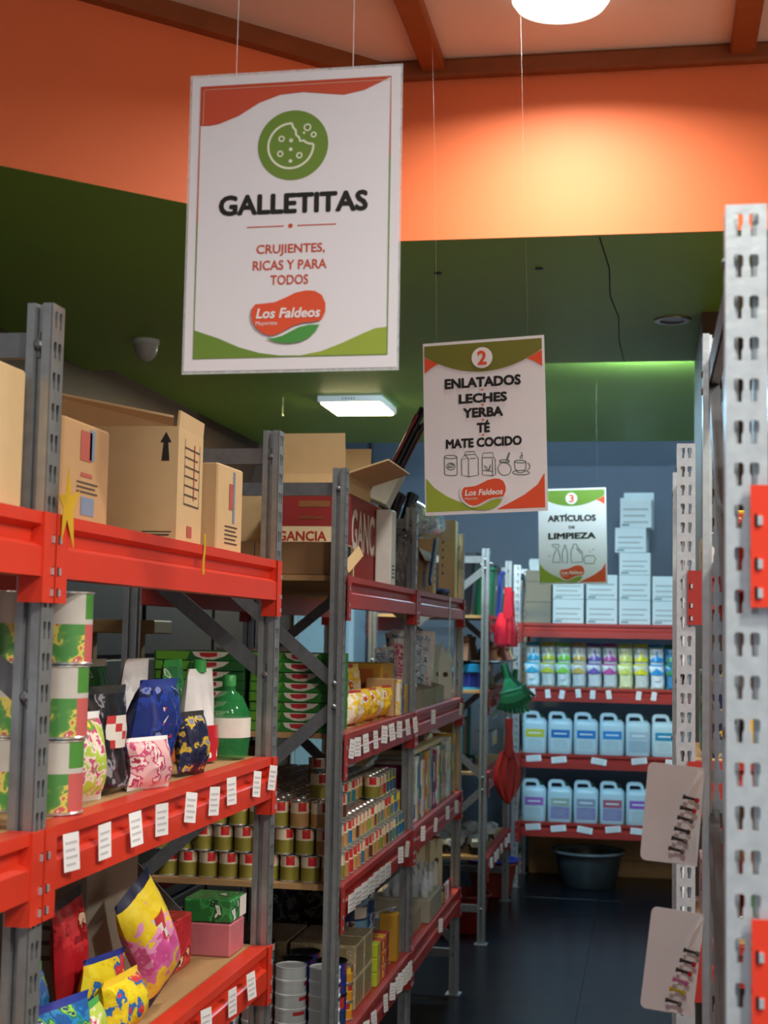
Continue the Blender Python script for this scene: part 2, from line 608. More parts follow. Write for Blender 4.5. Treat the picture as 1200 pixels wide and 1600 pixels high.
def beam(parent, xa, xb, y, z, red, back=False, tags=(), wide=False, twist=0.):
    """step beam along local x, front at local -y; tags at given x"""
    L = xb - xa
    b = MB()
    s = -1 if back else 1
    b.loft([[(x, s * p, q) for p, q in BEAM_PROF] for x in (0, L)])
    o = build(b, 'beam', red, parent, (xa, y, z))
    for x, sc in ((-PW / 2 + .003, 1), (L + PW / 2 - .003, -1)):
        e = link('end_plate', plate_mesh(red), o, (x, 0, 0), (0, 0, 0))
        e.scale = (sc, s, 1)
    for i, tx in enumerate(tags):
        r = random.Random(i * 7 + int(xa * 100))
        wd = wide
        if isinstance(tx, tuple):
            wd, tx = True, tx[1]
            link('price_tag', TAGW_ME, o, (tx - xa, -.008 - .0014 * (i % 3), -.030), (0, R3_(4), R3_(1)), (1.15, 1, 1.5))
            continue
        link('price_tag', TAGW_ME if wd else TAG_ME, o, (tx - xa, -.0045 - .0012 * (i % 3) + twist * .016, -.006 - r.uniform(0, .012)),
             (r.uniform(-.06, .02), r.uniform(-.16, .16), r.uniform(-.1, .1) + twist), (1.0, 1, 1.2))
    return o


def frame(parent, x, D, braces, post):
    """two uprights, horizontal ties and diagonals; braces: (front z, rear z)"""
    for y, r in ((0, 0), (D, PI)):
        link('upright', post, parent, (x, y, 0), (0, 0, r))
        link('foot_plate', FOOT, parent, (x, y, 0), (0, 0, r))
    for za, zb in braces:
        b = MB()
        a, e = Vector((x, .02, za)), Vector((x, D - .02, zb))
        b.bar(a + Vector((-.0105, 0, 0)), e + Vector((-.0105, 0, 0)), .003, .034)
        b.bar(a + Vector((-.004, 0, -.0155)), e + Vector((-.004, 0, -.0155)), .014, .003)
        b.bar(a + Vector((-.004, 0, .0155)), e + Vector((-.004, 0, .0155)), .014, .003)
        for q in (a, e):
            b.lathe([(.007, 0), (.007, .006), (.004, .009), (0, .009)], 6, T=Matrix.Translation(q + Vector((-.0135, 0, 0))) @ Matrix.Rotation(-PI / 2, 4, 'Y'), cap=False)
        build(b, 'brace', steel_d, parent)


ZIG = [(1.865, 1.865), (1.36, 1.83), (1.30, .80), (.22, .74), (.17, .17)]
ZAG = [(1.865, 1.865), (1.82, 1.36), (.80, 1.30), (.74, .22), (.17, .17)]
PAR = [(1.865, 1.865), (1.40, 1.84), (.72, 1.24), (.17, .17)]
LV = (.44, .84, 1.228, 1.64)
RD = .60


def rack(label, origin, rotz, frames, D, levels, red, skip=(), tags={}, board_mat=board, reds={}):
    t = thing('shelving_rack', label, 'shelving rack', origin, (0, 0, rotz))
    for x, br in frames:
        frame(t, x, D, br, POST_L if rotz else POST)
    for i in range(len(frames) - 1):
        xa, xb = frames[i][0] + PW / 2 + .002, frames[i + 1][0] - PW / 2 - .002
        for k, z in enumerate(levels):
            if (i, k) in skip:
                continue
            tg = tags.get((i, k), ())
            rm = reds.get(i, red)
            wide = bool(tg) and tg[0] == 'w'
            beam(t, xa, xb, -.0045, z, rm, tags=[q for q in tg if q != 'w'], wide=wide, twist=-.33 if rotz else 0.)
            beam(t, xa, xb, D + .0045, z, rm, back=True)
            build(MB().box((xa - .001, .034, z - .014), (xb + .001, D - .034, z + .0005)), 'shelf_board', board_mat, t)
    return t


def lin(a, b, n, j=0., seed=1):
    r = random.Random(seed)
    return [a + (b - a) * (i + .5) / n + r.uniform(-j, j) for i in range(n)]


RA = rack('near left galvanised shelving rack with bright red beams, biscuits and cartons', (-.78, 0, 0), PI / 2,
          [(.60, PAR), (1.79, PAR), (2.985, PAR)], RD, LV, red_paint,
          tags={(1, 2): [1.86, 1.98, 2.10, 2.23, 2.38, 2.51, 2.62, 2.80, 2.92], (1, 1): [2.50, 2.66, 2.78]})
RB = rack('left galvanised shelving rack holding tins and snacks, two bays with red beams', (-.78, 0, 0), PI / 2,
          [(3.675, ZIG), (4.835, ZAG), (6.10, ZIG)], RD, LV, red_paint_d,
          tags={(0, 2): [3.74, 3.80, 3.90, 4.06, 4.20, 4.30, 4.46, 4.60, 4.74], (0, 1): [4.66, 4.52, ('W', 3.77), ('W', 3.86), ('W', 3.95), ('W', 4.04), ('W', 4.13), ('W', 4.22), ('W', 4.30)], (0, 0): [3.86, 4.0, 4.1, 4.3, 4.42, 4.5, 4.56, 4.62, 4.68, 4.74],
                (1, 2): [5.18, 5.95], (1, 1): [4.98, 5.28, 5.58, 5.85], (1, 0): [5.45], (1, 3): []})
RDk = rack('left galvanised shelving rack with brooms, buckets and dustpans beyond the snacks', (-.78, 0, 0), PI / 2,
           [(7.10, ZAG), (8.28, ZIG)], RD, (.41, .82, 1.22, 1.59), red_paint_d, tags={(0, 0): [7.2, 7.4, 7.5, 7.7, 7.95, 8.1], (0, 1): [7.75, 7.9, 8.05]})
RF = rack('rear shelving rack with dark red beams holding detergent jugs and white cartons', (0, 8.72, 0), 0,
          [(-.79, ZIG), (.47, ZIG)], .55, (.392, .795, 1.19, 1.572), red_paint_d,
          tags={(0, 2): [-.69, -.60, -.51, -.42, -.33, -.24, -.06, .03], (0, 1): ['w', -.68, -.53, -.29, -.06, .14], (0, 0): ['w', -.68, -.53, -.37, -.21, -.06, .1]})
RR1 = rack('near right galvanised rack end with blurred perforated white upright', (0, 1.434, 0), 0, [(.0925, PAR), (1.30, PAR)], .65, LV, red_paint)
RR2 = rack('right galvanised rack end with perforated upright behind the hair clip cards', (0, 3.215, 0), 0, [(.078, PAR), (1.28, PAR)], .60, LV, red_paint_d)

# ------------------------------------------------------------------ lettering
_txt = {}


def text_mesh(s, bold=0., shear=0., spacing=1.0):
    k = (s, bold, shear, spacing)
    if k in _txt:
        return _txt[k]
    cu = bpy.data.curves.new('lettering', 'FONT')
    cu.body = s
    cu.align_x = 'CENTER'
    cu.align_y = 'CENTER'
    cu.size = 1.0
    cu.shear = shear
    cu.space_character = spacing
    cu.resolution_u = 3
    o = bpy.data.objects.new('lettering', cu)
    COL.objects.link(o)
    dg = bpy.context.evaluated_depsgraph_get()
    dg.update()
    me = bpy.data.meshes.new_from_object(o.evaluated_get(dg))
    bpy.data.objects.remove(o)
    bpy.data.curves.remove(cu)
    if bold:
        vs = [tuple(v.co) for v in me.vertices]
        fs = [tuple(p.vertices) for p in me.polygons]
        nv, nf = [], []
        for k_ in range(8):
            dx, dy = bold * math.cos(k_ * PI / 4), bold * math.sin(k_ * PI / 4)
            nf += [tuple(len(nv) + i for i in f) for f in fs]
            nv += [(x + dx, y + dy, z + k_ * 1e-5) for x, y, z in vs]
        me = bpy.data.meshes.new('lettering')
        me.from_pydata(nv, [], nf)
    xs = [v.co.x for v in me.vertices]
    ys = [v.co.y for v in me.vertices]
    cx, cy = (min(xs) + max(xs)) / 2, (min(ys) + max(ys)) / 2
    for v in me.vertices:
        v.co.x -= cx
        v.co.y -= cy
    _txt[k] = (me, max(xs) - min(xs), max(ys) - min(ys))
    return _txt[k]


def lettering(s, mat, parent, loc, width=None, height=None, bold=.0, shear=0., rot=(PI / 2, 0, 0), name='lettering'):
    me, w, h = text_mesh(s, bold, shear)
    me = me.copy()
    me.materials.clear()
    me.materials.append(mat)
    sx = width / w if width else height / h
    sy = height / h if height else sx
    o = link(name, me, parent, loc, rot)
    o.scale = (sx, sy, 1)
    return o


# ------------------------------------------------------------------ hanging signs
p_red = M('print_brick_red', 'c94f33', .45, 0, .03)
p_ora = M('print_orange_red', 'e2552f', .45, 0, .06, 8)
p_grn = M('print_olive_green', '6f8f35', .45, 0, .04)
p_grn2 = M('print_light_green', '98ad3c', .45, 0, .04)
p_oli = M('print_dark_olive', '74752a', .45, 0, .04)
p_lea = M('print_leaf_green', '4f9a45', .45, 0, .08, 14)
paper = M('glossy_sign_paper', 'e9e7ea', .32, 0, .01)
SW, SH = .297, .42


class Sign:
    def __init__(s, name, label, loc, rot, strings, ztop):
        s.t = thing(name, label, 'sign', loc, rot, group='hanging aisle signs')
        s.k = 0
        build(MB().box((-SW / 2, -.0004, -SH / 2), (SW / 2, .0004, SH / 2)), 'sheet', paper, s.t)
        for u in strings:
            x = (u - .5) * SW
            q = MB()
            top = ztop - loc[2]
            q.tube([(x, .0, SH / 2 - .008), (x * .98 + .001, .001, (SH / 2 + top) / 2), (x, 0, top)], .0006 if ztop - loc[2] < 1.03 and loc[1] < 3 else .00007, 6)
            build(q, 'string', M('nylon_string', 'e8ded8', .3), s.t)
            q = MB().lathe([(.0, -.0011), (.0028, -.0010), (.0028, 0)], 12, T=Matrix.Translation((x, 0, SH / 2 - .011)) @ Matrix.Rotation(-PI / 2, 4, 'X') @ Matrix.Scale(-1, 4, (0, 0, 1)), cap=False)
            build(q, 'punched_hole', ink, s.t)

    def p(s, u, v):
        return ((u - .5) * SW, (.5 - v) * SH)

    def y(s, layer):
        return -.0006 - .0004 * layer

    def poly(s, pts, mat, layer, name='print'):
        q = [s.p(u, v) for u, v in pts]
        y = s.y(layer)
        bm = bmesh.new()
        vs = [bm.verts.new((x, y, z)) for x, z in q]
        es = [bm.edges.new((vs[i], vs[(i + 1) % len(vs)])) for i in range(len(vs))]
        bmesh.ops.triangle_fill(bm, use_beauty=True, edges=es, normal=(0, -1, 0))
        me = bpy.data.meshes.new(name)
        bm.to_mesh(me)
        bm.free()
        me.materials.append(mat)
        return link(name, me, s.t)

    def disc(s, u, v, r, mat, layer, name='print', n=40):
        return s.poly([(u + r * math.cos(2 * PI * i / n), v + r * SW / SH * math.sin(2 * PI * i / n)) for i in range(n)], mat, layer, name)

    def stroke(s, lines, wid, mat, layer, name='print'):
        """lines: lists of (u,v); wid in sheet widths"""
        mb = MB()
        y = s.y(layer)
        h = wid * SW / 2
        for ln in lines:
            q = [Vector(s.p(u, v)) for u, v in ln]
            L, R = [], []
            for i, a in enumerate(q):
                dv = q[min(i + 1, len(q) - 1)] - q[max(i - 1, 0)]
                if (q[0] - q[-1]).length < 1e-6 and i in (0, len(q) - 1):
                    dv = q[1] - q[-2]
                n_ = Vector((-dv.y, dv.x)).normalized() * h
                L.append(a + n_)
                R.append(a - n_)
            mb.loft([[(a.x, y, a.y), (b.x, y, b.y)] for a, b in zip(L, R)], cap=False, closed=False)
        return build(mb, name, mat, s.t)

    def text(s, txt, u, v, w, mat, layer, h=None, bold=.0, shear=0.):
        x, z = s.p(u, v)
        return lettering(txt, mat, s.t, (x, s.y(layer), z), w * SW, h * SH if h else None, bold, shear)

    def logo(s, u, v, w, small=False, halo=None):
        """brand mark: red bean, green leaf, white lettering. w in sheet widths"""
        k = w / 365.

        def q(x, y):
            return (u + (x - 537) * k, v + (y - 1268) * k * SW / SH)
        bean = [(375, 1205), (420, 1203), (470, 1198), (520, 1178), (570, 1155), (620, 1145), (665, 1148), (700, 1170), (718, 1210), (718, 1250), (700, 1290), (660, 1298), (615, 1300),
                (570, 1312), (530, 1332), (490, 1352), (455, 1360), (420, 1350), (385, 1325), (360, 1290), (355, 1255), (360, 1225)]
        leaf = [(430, 1372), (470, 1372), (510, 1362), (550, 1342), (590, 1322), (640, 1312), (690, 1312), (672, 1345), (640, 1375), (595, 1394), (540, 1400), (485, 1393)]
        if halo:
            cb = (537, 1262)
            s.poly([q(cb[0] + (x - cb[0]) * 1.1, cb[1] + (y - cb[1]) * 1.16) for x, y in bean], halo, 5, 'logo_outline')
        s.poly([q(*p) for p in leaf], p_lea if not halo else p_grn2, 6, 'logo_leaf')
        s.poly([q(*p) for p in bean], p_ora, 7, 'logo_bean')
        a = q(537, 1252)
        s.text('Los Faldeos', a[0], a[1], 315 * k, white, 8.5, bold=.028, shear=.2)
        a = q(432, 1302)
        s.text('Mayorista', a[0], a[1], 105 * k, white, 8.5)


def circ(u, v, r, n=24, a0=0., a1=2 * PI, ry=None):
    return [(u + r * math.cos(a0 + (a1 - a0) * i / n), v + (ry or r) * SW / SH * math.sin(a0 + (a1 - a0) * i / n)) for i in range(n + 1)]


R3 = math.radians
# --- biscuits sign
g = Sign('hanging_sign', 'large laminated white sign reading GALLETITAS with a green cookie badge', (-.4851, 1.8819, 2.0554), (R3(-1.33), R3(-.44), R3(.36)), (.213, .775), ZC)
lam = MB().box((-SW / 2 - .003, .0005, -SH / 2 - .004), (SW / 2 + .003, .0012, SH / 2 + .004))
build(lam, 'laminate', MC('clear_laminate', 'e8eef0'), g.t)
wave = [(.045, .168), (.09, .169), (.135, .165), (.23, .141), (.33, .099), (.43, .075), (.54, .070), (.64, .079), (.735, .087), (.83, .075), (.91, .050), (.955, .036)]
g.poly([(.045, .034)] + [(.955, .034)] + wave[::-1][1:], p_red, 1, 'printed_wave')
wave2 = [(.045, .863), (.165, .893), (.26, .923), (.36, .944), (.456, .954), (.553, .955), (.65, .943), (.746, .918), (.843, .888), (.9, .872), (.957, .868)]
g.poly(wave2[:6] + [(.5, .958), (.045, .958)], p_grn, 1, 'printed_wave')
g.poly(wave2[5:] + [(.957, .958), (.5, .958)], p_grn2, 1, 'printed_wave')
g.stroke([[(.045, .5), (.045, .034), (.957, .034), (.957, .3)]], .006, p_red, 2, 'printed_frame')
g.stroke([[(.045, .5), (.045, .958), (.957, .958), (.957, .3)]], .006, p_grn, 2, 'printed_frame')
g.stroke([[(.06, .165), (.06, .05), (.065, .045), (.95, .045)]], .0025, M('print_pale', 'e3b69c', .5), 3, 'printed_frame')
g.disc(.497, .25, .168, p_grn, 1, 'printed_badge')
cw = M('print_cream', 'e7ecd2', .5, 0, .02)
cu_, cv_ = .487, .252
cookie = circ(cu_, cv_, .108, 40, R3(-2), R3(272))
bite = [cookie[-1], (cu_ + .008, cv_ - .063), (cu_ + .022, cv_ - .052), (cu_ + .024, cv_ - .036), (cu_ + .038, cv_ - .028), (cu_ + .044, cv_ - .014), (cu_ + .06, cv_ - .016),
        (cu_ + .075, cv_ - .008), (cu_ + .09, cv_ - .004), (cu_ + .108, cv_ - .003)]
g.stroke([cookie, bite], .0105, cw, 2, 'printed_cookie')
g.stroke([circ(cu_ - .045, cv_ - .025, .012), circ(cu_ - .05, cv_ + .026, .012), circ(cu_ + .042, cv_ + .034, .012), circ(cu_ + .078, cv_ - .06, .015), circ(cu_ + .108, cv_ - .034, .011),
          circ(cu_ + .001, cv_ - .018, .006)], .007, cw, 2, 'printed_chip')
for a, b, r in ((.0, .012, .009), (.0, .052, .009), (.062, -.042, .006)):
    g.disc(cu_ + a, cv_ + b, r, cw, 2, 'printed_chip', 12)
g.text('GALLETITAS', .502, .4465, .711, ink, 1, .071, .042)
g.stroke([[(.285, .5225), (.462, .5225)], [(.526, .5225), (.71, .5225)]], .005, p_red, 1, 'printed_rule')
g.disc(.494, .5225, .011, p_red, 1, 'printed_dot', 16)
g.text('CRUJIENTES,', .497, .603, .325, p_red, 1, .040, .020)
g.text('RICAS Y PARA', .494, .653, .35, p_red, 1, .033, .020)
g.text('TODOS', .494, .703, .180, p_red, 1, .033, .020)
g.logo(.494, .826, .352)


def aisle_sign(label, loc, rot, num, lines, ztop, strings):
    s = Sign('hanging_sign', label, loc, rot, strings, ztop)
    arc = [(.012 + .968 * i / 24, .078 + .108 * (1 - (2 * i / 24 - 1) ** 2)) for i in range(25)]
    s.poly([(.012, .017), (.98, .017)] + arc[::-1], p_oli if num == '2' else p_grn, 1, 'printed_band')
    s.poly([(.012, .083), (.07, .103), (.132, .124), (.07, .145), (.014, .175)], p_ora, 1, 'printed_corner')
    s.poly([(.98, .083), (.92, .105), (.855, .128), (.92, .148), (.98, .178)], p_ora, 1, 'printed_corner')
    s.disc(.492, .106, .086, white, 3, 'printed_badge')
    s.text(num, .492, .106, .078, p_ora, 4, .083, .03)
    s.poly([(.012, .785), (.08, .842), (.185, .895), (.29, .930), (.42, .955), (.48, .980), (.012, .980)], p_grn2, 1, 'printed_corner')
    s.poly([(.978, .785), (.92, .85), (.81, .905), (.71, .94), (.59, .980), (.978, .980)], p_ora, 1, 'printed_corner')
    s.logo(.487, .891, .36, halo=white)
    for txt, v, w, h in lines:
        s.text(txt, .492, v, w, ink, 2, h, .05)
    return s


a2 = aisle_sign('white hanging sign with number 2 listing ENLATADOS, LECHES, YERBA', (-.3889, 3.3892, 1.9883), (R3(-1.1), R3(-2.08), R3(-5.6)), '2',
                [('ENLATADOS', .246, .627, .061), ('LECHES', .338, .398, .057), ('YERBA', .421, .328, .057), ('TÉ', .503, .108, .072), ('MATE COCIDO', .594, .622, .056)], ZC, (.115, .87))
for v in (.291, .379, .465, .552):
    a2.disc(.489, v, .009, p_ora, 2, 'printed_dot', 12)
ln = M('print_line_green', '3f5744', .6)


def P(x, y):      # pixel of the enlarged crop -> sheet coordinates
    u = (x - 118) / 957.
    return (u, (y - (135 - 70 * u)) / 1362.)


def PL(*pts):
    return [P(*q) for q in pts]


def el(cx, cy, rx, ry, a0=0, a1=360, n=20):
    return [P(cx + rx * math.cos(R3(a0 + (a1 - a0) * i / n)), cy + ry * math.sin(R3(a0 + (a1 - a0) * i / n))) for i in range(n + 1)]


a2.stroke([el(328, 1030, 50, 13), PL((278, 1032), (278, 1165)), PL((378, 1030), (378, 1162)), el(328, 1164, 50, 13, 0, 180), el(328, 1105, 33, 28), el(330, 1100, 22, 14, 20, 330),
           PL((300, 1120), (355, 1088))], .0058, ln, 2, 'printed_can')
a2.stroke([PL((413, 1045), (413, 1172), (468, 1182), (545, 1168), (545, 1035), (520, 1005), (440, 1012), (413, 1045), (468, 1040), (468, 1182)), PL((440, 1012), (445, 988), (518, 983), (520, 1005)),
           PL((468, 1040), (440, 1012)), PL((480, 1040), (525, 1036))], .0058, ln, 2, 'printed_milk_carton')
a2.stroke([PL((575, 1040), (582, 995), (660, 990), (665, 1030), (678, 1040), (678, 1160), (655, 1170), (575, 1165), (575, 1040)), PL((582, 1030), (660, 1028)), PL((655, 1040), (655, 1170)),
           PL((580, 1130), (655, 1135)), PL((615, 1135), (590, 1090), (612, 1105), (620, 1135), (640, 1085), (632, 1120), (620, 1135))], .0058, ln, 2, 'printed_tea_bag')
a2.stroke([el(748, 1052, 38, 9), PL((712, 1055), (715, 1070)), PL((784, 1052), (782, 1068)), el(748, 1115, 51, 50, -130, 310), PL((760, 1050), (785, 985), (792, 988), (770, 1050))], .0058, ln, 2, 'printed_gourd')
a2.stroke([el(870, 1055, 45, 10), PL((825, 1057), (830, 1110), (850, 1140), (890, 1140), (912, 1105), (915, 1055)), el(920, 1090, 24, 26, -80, 90), el(875, 1140, 65, 17), PL((875, 1035), (870, 1015), (885, 1000), (880, 982)),
           PL((888, 1030), (884, 1012), (890, 1000))], .0058, ln, 2, 'printed_cup')
a3 = aisle_sign('small blurred hanging sign with number 3 reading ARTÍCULOS DE LIMPIEZA', (-.333, 6.325, 1.9305), (R3(-1.), R3(-1.3), R3(-3.4)), '3',
                [('ARTÍCULOS', .305, .71, .085), ('DE', .408, .09, .03), ('LIMPIEZA', .497, .70, .068)], Z2, (.12, .88))


def P3(x, y):
    return ((x - 100) / 515., (y - 115) / 710.)


def PL(*pts):
    return [P3(*q) for q in pts]


a3.stroke([PL((205, 660), (215, 610), (232, 575), (230, 550), (205, 545), (200, 530), (250, 530), (262, 545), (245, 550), (250, 580), (262, 620), (262, 665), (205, 660)),
           PL((280, 665), (278, 590), (292, 560), (295, 535), (305, 535), (308, 560), (318, 590), (316, 668), (280, 665)),
           PL((345, 665), (345, 580), (362, 550), (362, 530), (385, 530), (400, 560), (430, 590), (432, 665), (345, 665)), PL((385, 560), (420, 600))], .011, ln, 2, 'printed_cleaning_bottles')
a3.stroke([PL((440, 640), (455, 618), (515, 618), (530, 640), (515, 675), (450, 675), (440, 640)), PL((485, 585), (492, 592)), PL((510, 568), (518, 575)), PL((178, 610), (184, 620))], .011, ln, 2, 'printed_sponge')

# ------------------------------------------------------------------ goods: builders
FX = -.78                      # front plane of the left racks
FACE_L = (0, 0, PI / 2)        # goods on the left racks face the aisle


def L_(y, inn, z):
    return (FX - inn, y, z)


def quad_on(mb, face, sz, u0, v0, u1, v1, off=.0006, mi=0):
    """rectangle printed on a face of a box (w,d,h), base at z=0, centred in x and y; u,v in 0..1, v upwards"""
    w, d, h = sz
    z0, z1 = v0 * h, v1 * h
    if face == 'front':
        a, b = (u0 - .5) * w, (u1 - .5) * w
        y = -d / 2 - off
        mb.add([(a, y, z0), (b, y, z0), (b, y, z1), (a, y, z1)], [(0, 1, 2, 3)], mi)
    elif face == 'side':          # local -x, turned to the camera on the left racks
        a, b = (.5 - u0) * d, (.5 - u1) * d
        x = -w / 2 - off
        mb.add([(x, a, z0), (x, b, z0), (x, b, z1), (x, a, z1)], [(0, 1, 2, 3)], mi)
    elif face == 'top':
        mb.add([((u0 - .5) * w, (v0 - .5) * d, h + off), ((u1 - .5) * w, (v0 - .5) * d, h + off), ((u1 - .5) * w, (v1 - .5) * d, h + off), ((u0 - .5) * w, (v1 - .5) * d, h + off)], [(0, 1, 2, 3)], mi)


pr_red = M('carton_print_red', 'b3584a', .7)
pr_dark = M('carton_print_dark', '4b4038', .7)
pr_blue = M('carton_print_blue', '7a8aa0', .7)
tape_m = M('packing_tape', 'c9a878', .2, 0, .05)


def carton(label, sz, loc, rot=FACE_L, mat=cardboard, prints=(), tape=True, flaps=(), name='cardboard_box', group=None, texts=(), strip=False):
    w, d, h = sz
    t = thing(name, label, 'box', loc, rot, group)
    b = MB()
    if flaps:
        k = .004
        b.box((-w / 2, -d / 2, 0), (w / 2, d / 2, k))
        b.box((-w / 2, -d / 2, k), (w / 2, -d / 2 + k, h))
        b.box((-w / 2, d / 2 - k, k), (w / 2, d / 2, h))
        b.box((-w / 2, -d / 2 + k, k), (-w / 2 + k, d / 2 - k, h))
        b.box((w / 2 - k, -d / 2 + k, k), (w / 2, d / 2 - k, h))
    else:
        b.rbox((-w / 2, -d / 2, 0), (w / 2, d / 2, h), .003)
        b.box((-w / 2 + .004, -.0012, h), (w / 2 - .004, .0012, h + .0006))
    build(b, 'body', mat, t)
    for side, ang, ln in flaps:      # angle: 0 = standing straight up, 90 = folded outwards flat
        k = .004
        a = R3(ang)
        f = MB()
        if side in 'fb':
            s = -1 if side == 'f' else 1
            y0 = s * (d / 2 - k / 2)
            f.bar((0, y0, h), (0, y0 + s * math.sin(a) * ln, h + math.cos(a) * ln), w * .98, k, up=(0, -math.cos(a), s * math.sin(a)))
        else:
            s = -1 if side == 'l' else 1
            x0 = s * (w / 2 - k / 2)
            f.bar((x0, 0, h), (x0 + s * math.sin(a) * ln, 0, h + math.cos(a) * ln), d * .98, k, up=(-math.cos(a), 0, s * math.sin(a)))
        build(f, 'flap', mat, t)
    if tape and not flaps:
        q = MB()
        q.box((-w / 2 - .0007, -.022, h * .72), (-w / 2, .022, h))
        q.box((-w / 2, -.022, h), (w / 2, .022, h + .0007))
        q.box((w / 2, -.022, h * .72), (w / 2 + .0007, .022, h))
        build(q, 'tape', tape_m, t)
    mats = []
    q = MB()
    if len(prints) <= 5:
        for face, u0, v0, u1, v1, m in prints:
            q = MB()
            quad_on(q, face, sz, u0, v0, u1, v1, .0008)
            build(q, 'print', m, t)
        prints = ()
    for face, u0, v0, u1, v1, m in prints:
        if m not in mats:
            mats.append(m)
        quad_on(q, face, sz, u0, v0, u1, v1, .0008, mats.index(m))
    if mats:
        build(q, 'print', mats, t)
    for face, s, u, v, tw, m in texts:
        if face == 'front':
            lettering(s, m, t, ((u - .5) * w, -d / 2 - .0012, v * h), tw * w, bold=.03)
        else:
            lettering(s, m, t, (-w / 2 - .0012, (.5 - u) * d, v * h), tw * d, bold=.03, rot=(PI / 2, 0, -PI / 2))
    return t


def lines(face, u0, u1, v0, v1, n, m, thick=.35):
    r = []
    for k in range(n):
        a = v0 + (v1 - v0) * k / n
        r.append((face, u0, a, u1 - (.12 * (u1 - u0) if k % 2 else 0), a + (v1 - v0) / n * thick, m))
    return r


def bag_me(w, h, t, mat, seal, seed, flat=False, lean=0.):
    def fn():
        r = random.Random(seed)
        nu, nv = 12, 14
        mb = MB()
        off = [[r.uniform(-1, 1) for _ in range(nu + 1)] for _ in range(nv + 1)]
        ph = r.uniform(0, 6)
        for sgn in (-1, 1):
            vs = []
            for j in range(nv + 1):
                v = j / nv
                for i in range(nu + 1):
                    u = 2 * i / nu - 1
                    if flat:
                        pf = (min(1, v * 9 + .55)) * (max(0, 1 - v) ** .45)
                    else:
                        pf = max(0, math.sin(PI * min(1, max(0, (v - .05) / .9)))) ** .5
                    th = t / 2 * (max(0, 1 - abs(u) ** 3.2)) ** .55 * pf
                    th += .0035 * off[j][i] * pf * (1 - abs(u)) + .003 * math.sin(u * 9 + ph + v * 5) * pf * (1 - u * u)
                    wx = w / 2 * (1 - .06 * pf + .02 * math.sin(v * 9 + ph))
                    vs.append((u * wx + .006 * math.sin(v * 4 + ph), sgn * th - lean * v * v, v * h))
            fs, ms = [], []
            for j in range(nv):
                for i in range(nu):
                    a = j * (nu + 1) + i
                    fs.append((a, a + 1, a + nu + 2, a + nu + 1))
                    ms.append(1 if (j == nv - 1 or (j == 0 and not flat)) else 0)
            mb.add(vs, fs, ms)
        me = mb.mesh('film', [mat, seal], True)
        return me
    return cached(('bag', w, h, t, mat.name, seal.name, seed, flat, lean), fn)


def badge_me(w, h, t, mat, mat2):
    """printed patch curved over the front of a bag"""
    def fn():
        mb = MB()
        rings = []
        for j in range(5):
            v = j / 4
            rings.append([((i / 4 - .5) * w * (1 - .25 * abs(v - .5)), -t * (1 - ((i / 2 - 1) ** 2) * .35) - .002, (v - .5) * h) for i in range(5)])
        mb.loft(rings, 0, False, closed=False, mfun=lambda k, i: 0 if (k + i) % 3 else 1)
        return mb.mesh('printed_panel', [mat, mat2], True)
    return cached(('badge', w, h, t, mat.name, mat2.name), fn)


def bag(label, w, h, t, loc, mat, seal, seed=1, rot=FACE_L, flat=False, lean=0., badge=None, cat='bag', name='snack_bag', group=None):
    o = thing(name, label, cat, loc, rot, group)
    link('film', bag_me(w, h, t, mat, seal, seed, flat, lean), o)
    if badge:
        link('printed_panel', badge_me(w * .55, h * .3, t * .48, badge[0], badge[1]), o, (0, -lean * .2, h * .58))
    return o


CAN_N = 20


def can_me(r, h, top, low, logo, panel=None, rim=tin, split=.55):
    def fn():
        mats = [rim, top, low, logo, panel or low]
        e = .0018
        prof = [(r - .004, .0), (r, .0005), (r, .0025), (r - e, .004), (r - e, h * .30), (r - e, h * split), (r - e, h * .62), (r - e, h * .86), (r - e, h - .004), (r, h - .0025), (r, h - .0004),
                (r - .0025, h - .0004), (r - .0035, h - .003), (r * .6, h - .0034), (0.0005, h - .003)]

        def mf(k, i):
            if k < 3 or k > 7:
                return 0
            a = (i + .5) / CAN_N
            if k >= 5:
                if k in (6, 7) and .74 < a < .92:
                    return 3
                return 1
            if .77 < a < .96 and k in (3, 4):
                return 4
            if .27 < a < .46 and k in (3, 4):
                return 4
            return 2
        mb = MB().lathe(prof, CAN_N, cap=True, mfun=mf)
        return mb.mesh('tin_can', mats, True)
    return cached(('can', r, h, top.name, low.name, logo.name, (panel or low).name, rim.name, split), fn)


def tube_cap(mb, r, z0, z1, n=16, mi=0):
    mb.lathe([(r, z0), (r, z1), (r * .9, z1 + .002)], n, mi)


def bottle(label, prof, mat, capm, loc, cap=(.014, 0, .02), lab=None, rot=FACE_L, cat='bottle', name='bottle', group=None, n=18):
    o = thing(name, label, cat, loc, rot, group)
    key = ('bot', tuple(prof), mat.name)
    link('body', cached(key, lambda: MB().lathe(prof, n).mesh('body', [mat], True)), o)
    if cap:
        link('cap', cached(('cap', cap, capm.name), lambda: MB().lathe([(cap[0], 0), (cap[0], cap[2]), (cap[0] * .85, cap[2] + .003)], 14).mesh('cap', [capm], True)), o, (0, 0, prof[-1][1] - .002))
    if lab:
        r, z0, z1, m = lab
        link('label_band', cached(('lab', lab[0], z0, z1, m.name), lambda: MB().lathe([(r, z0), (r, z1)], n, cap=False).mesh('label_band', [m], True)), o)
    return o


def rrect(w, d, r, z, n=4):
    pts = []
    for cx, cy, a0 in ((w / 2 - r, d / 2 - r, 0), (-w / 2 + r, d / 2 - r, 90), (-w / 2 + r, -d / 2 + r, 180), (w / 2 - r, -d / 2 + r, 270)):
        for i in range(n + 1):
            a = R3(a0 + 90 * i / n)
            pts.append((cx + r * math.cos(a), cy + r * math.sin(a), z))
    return pts


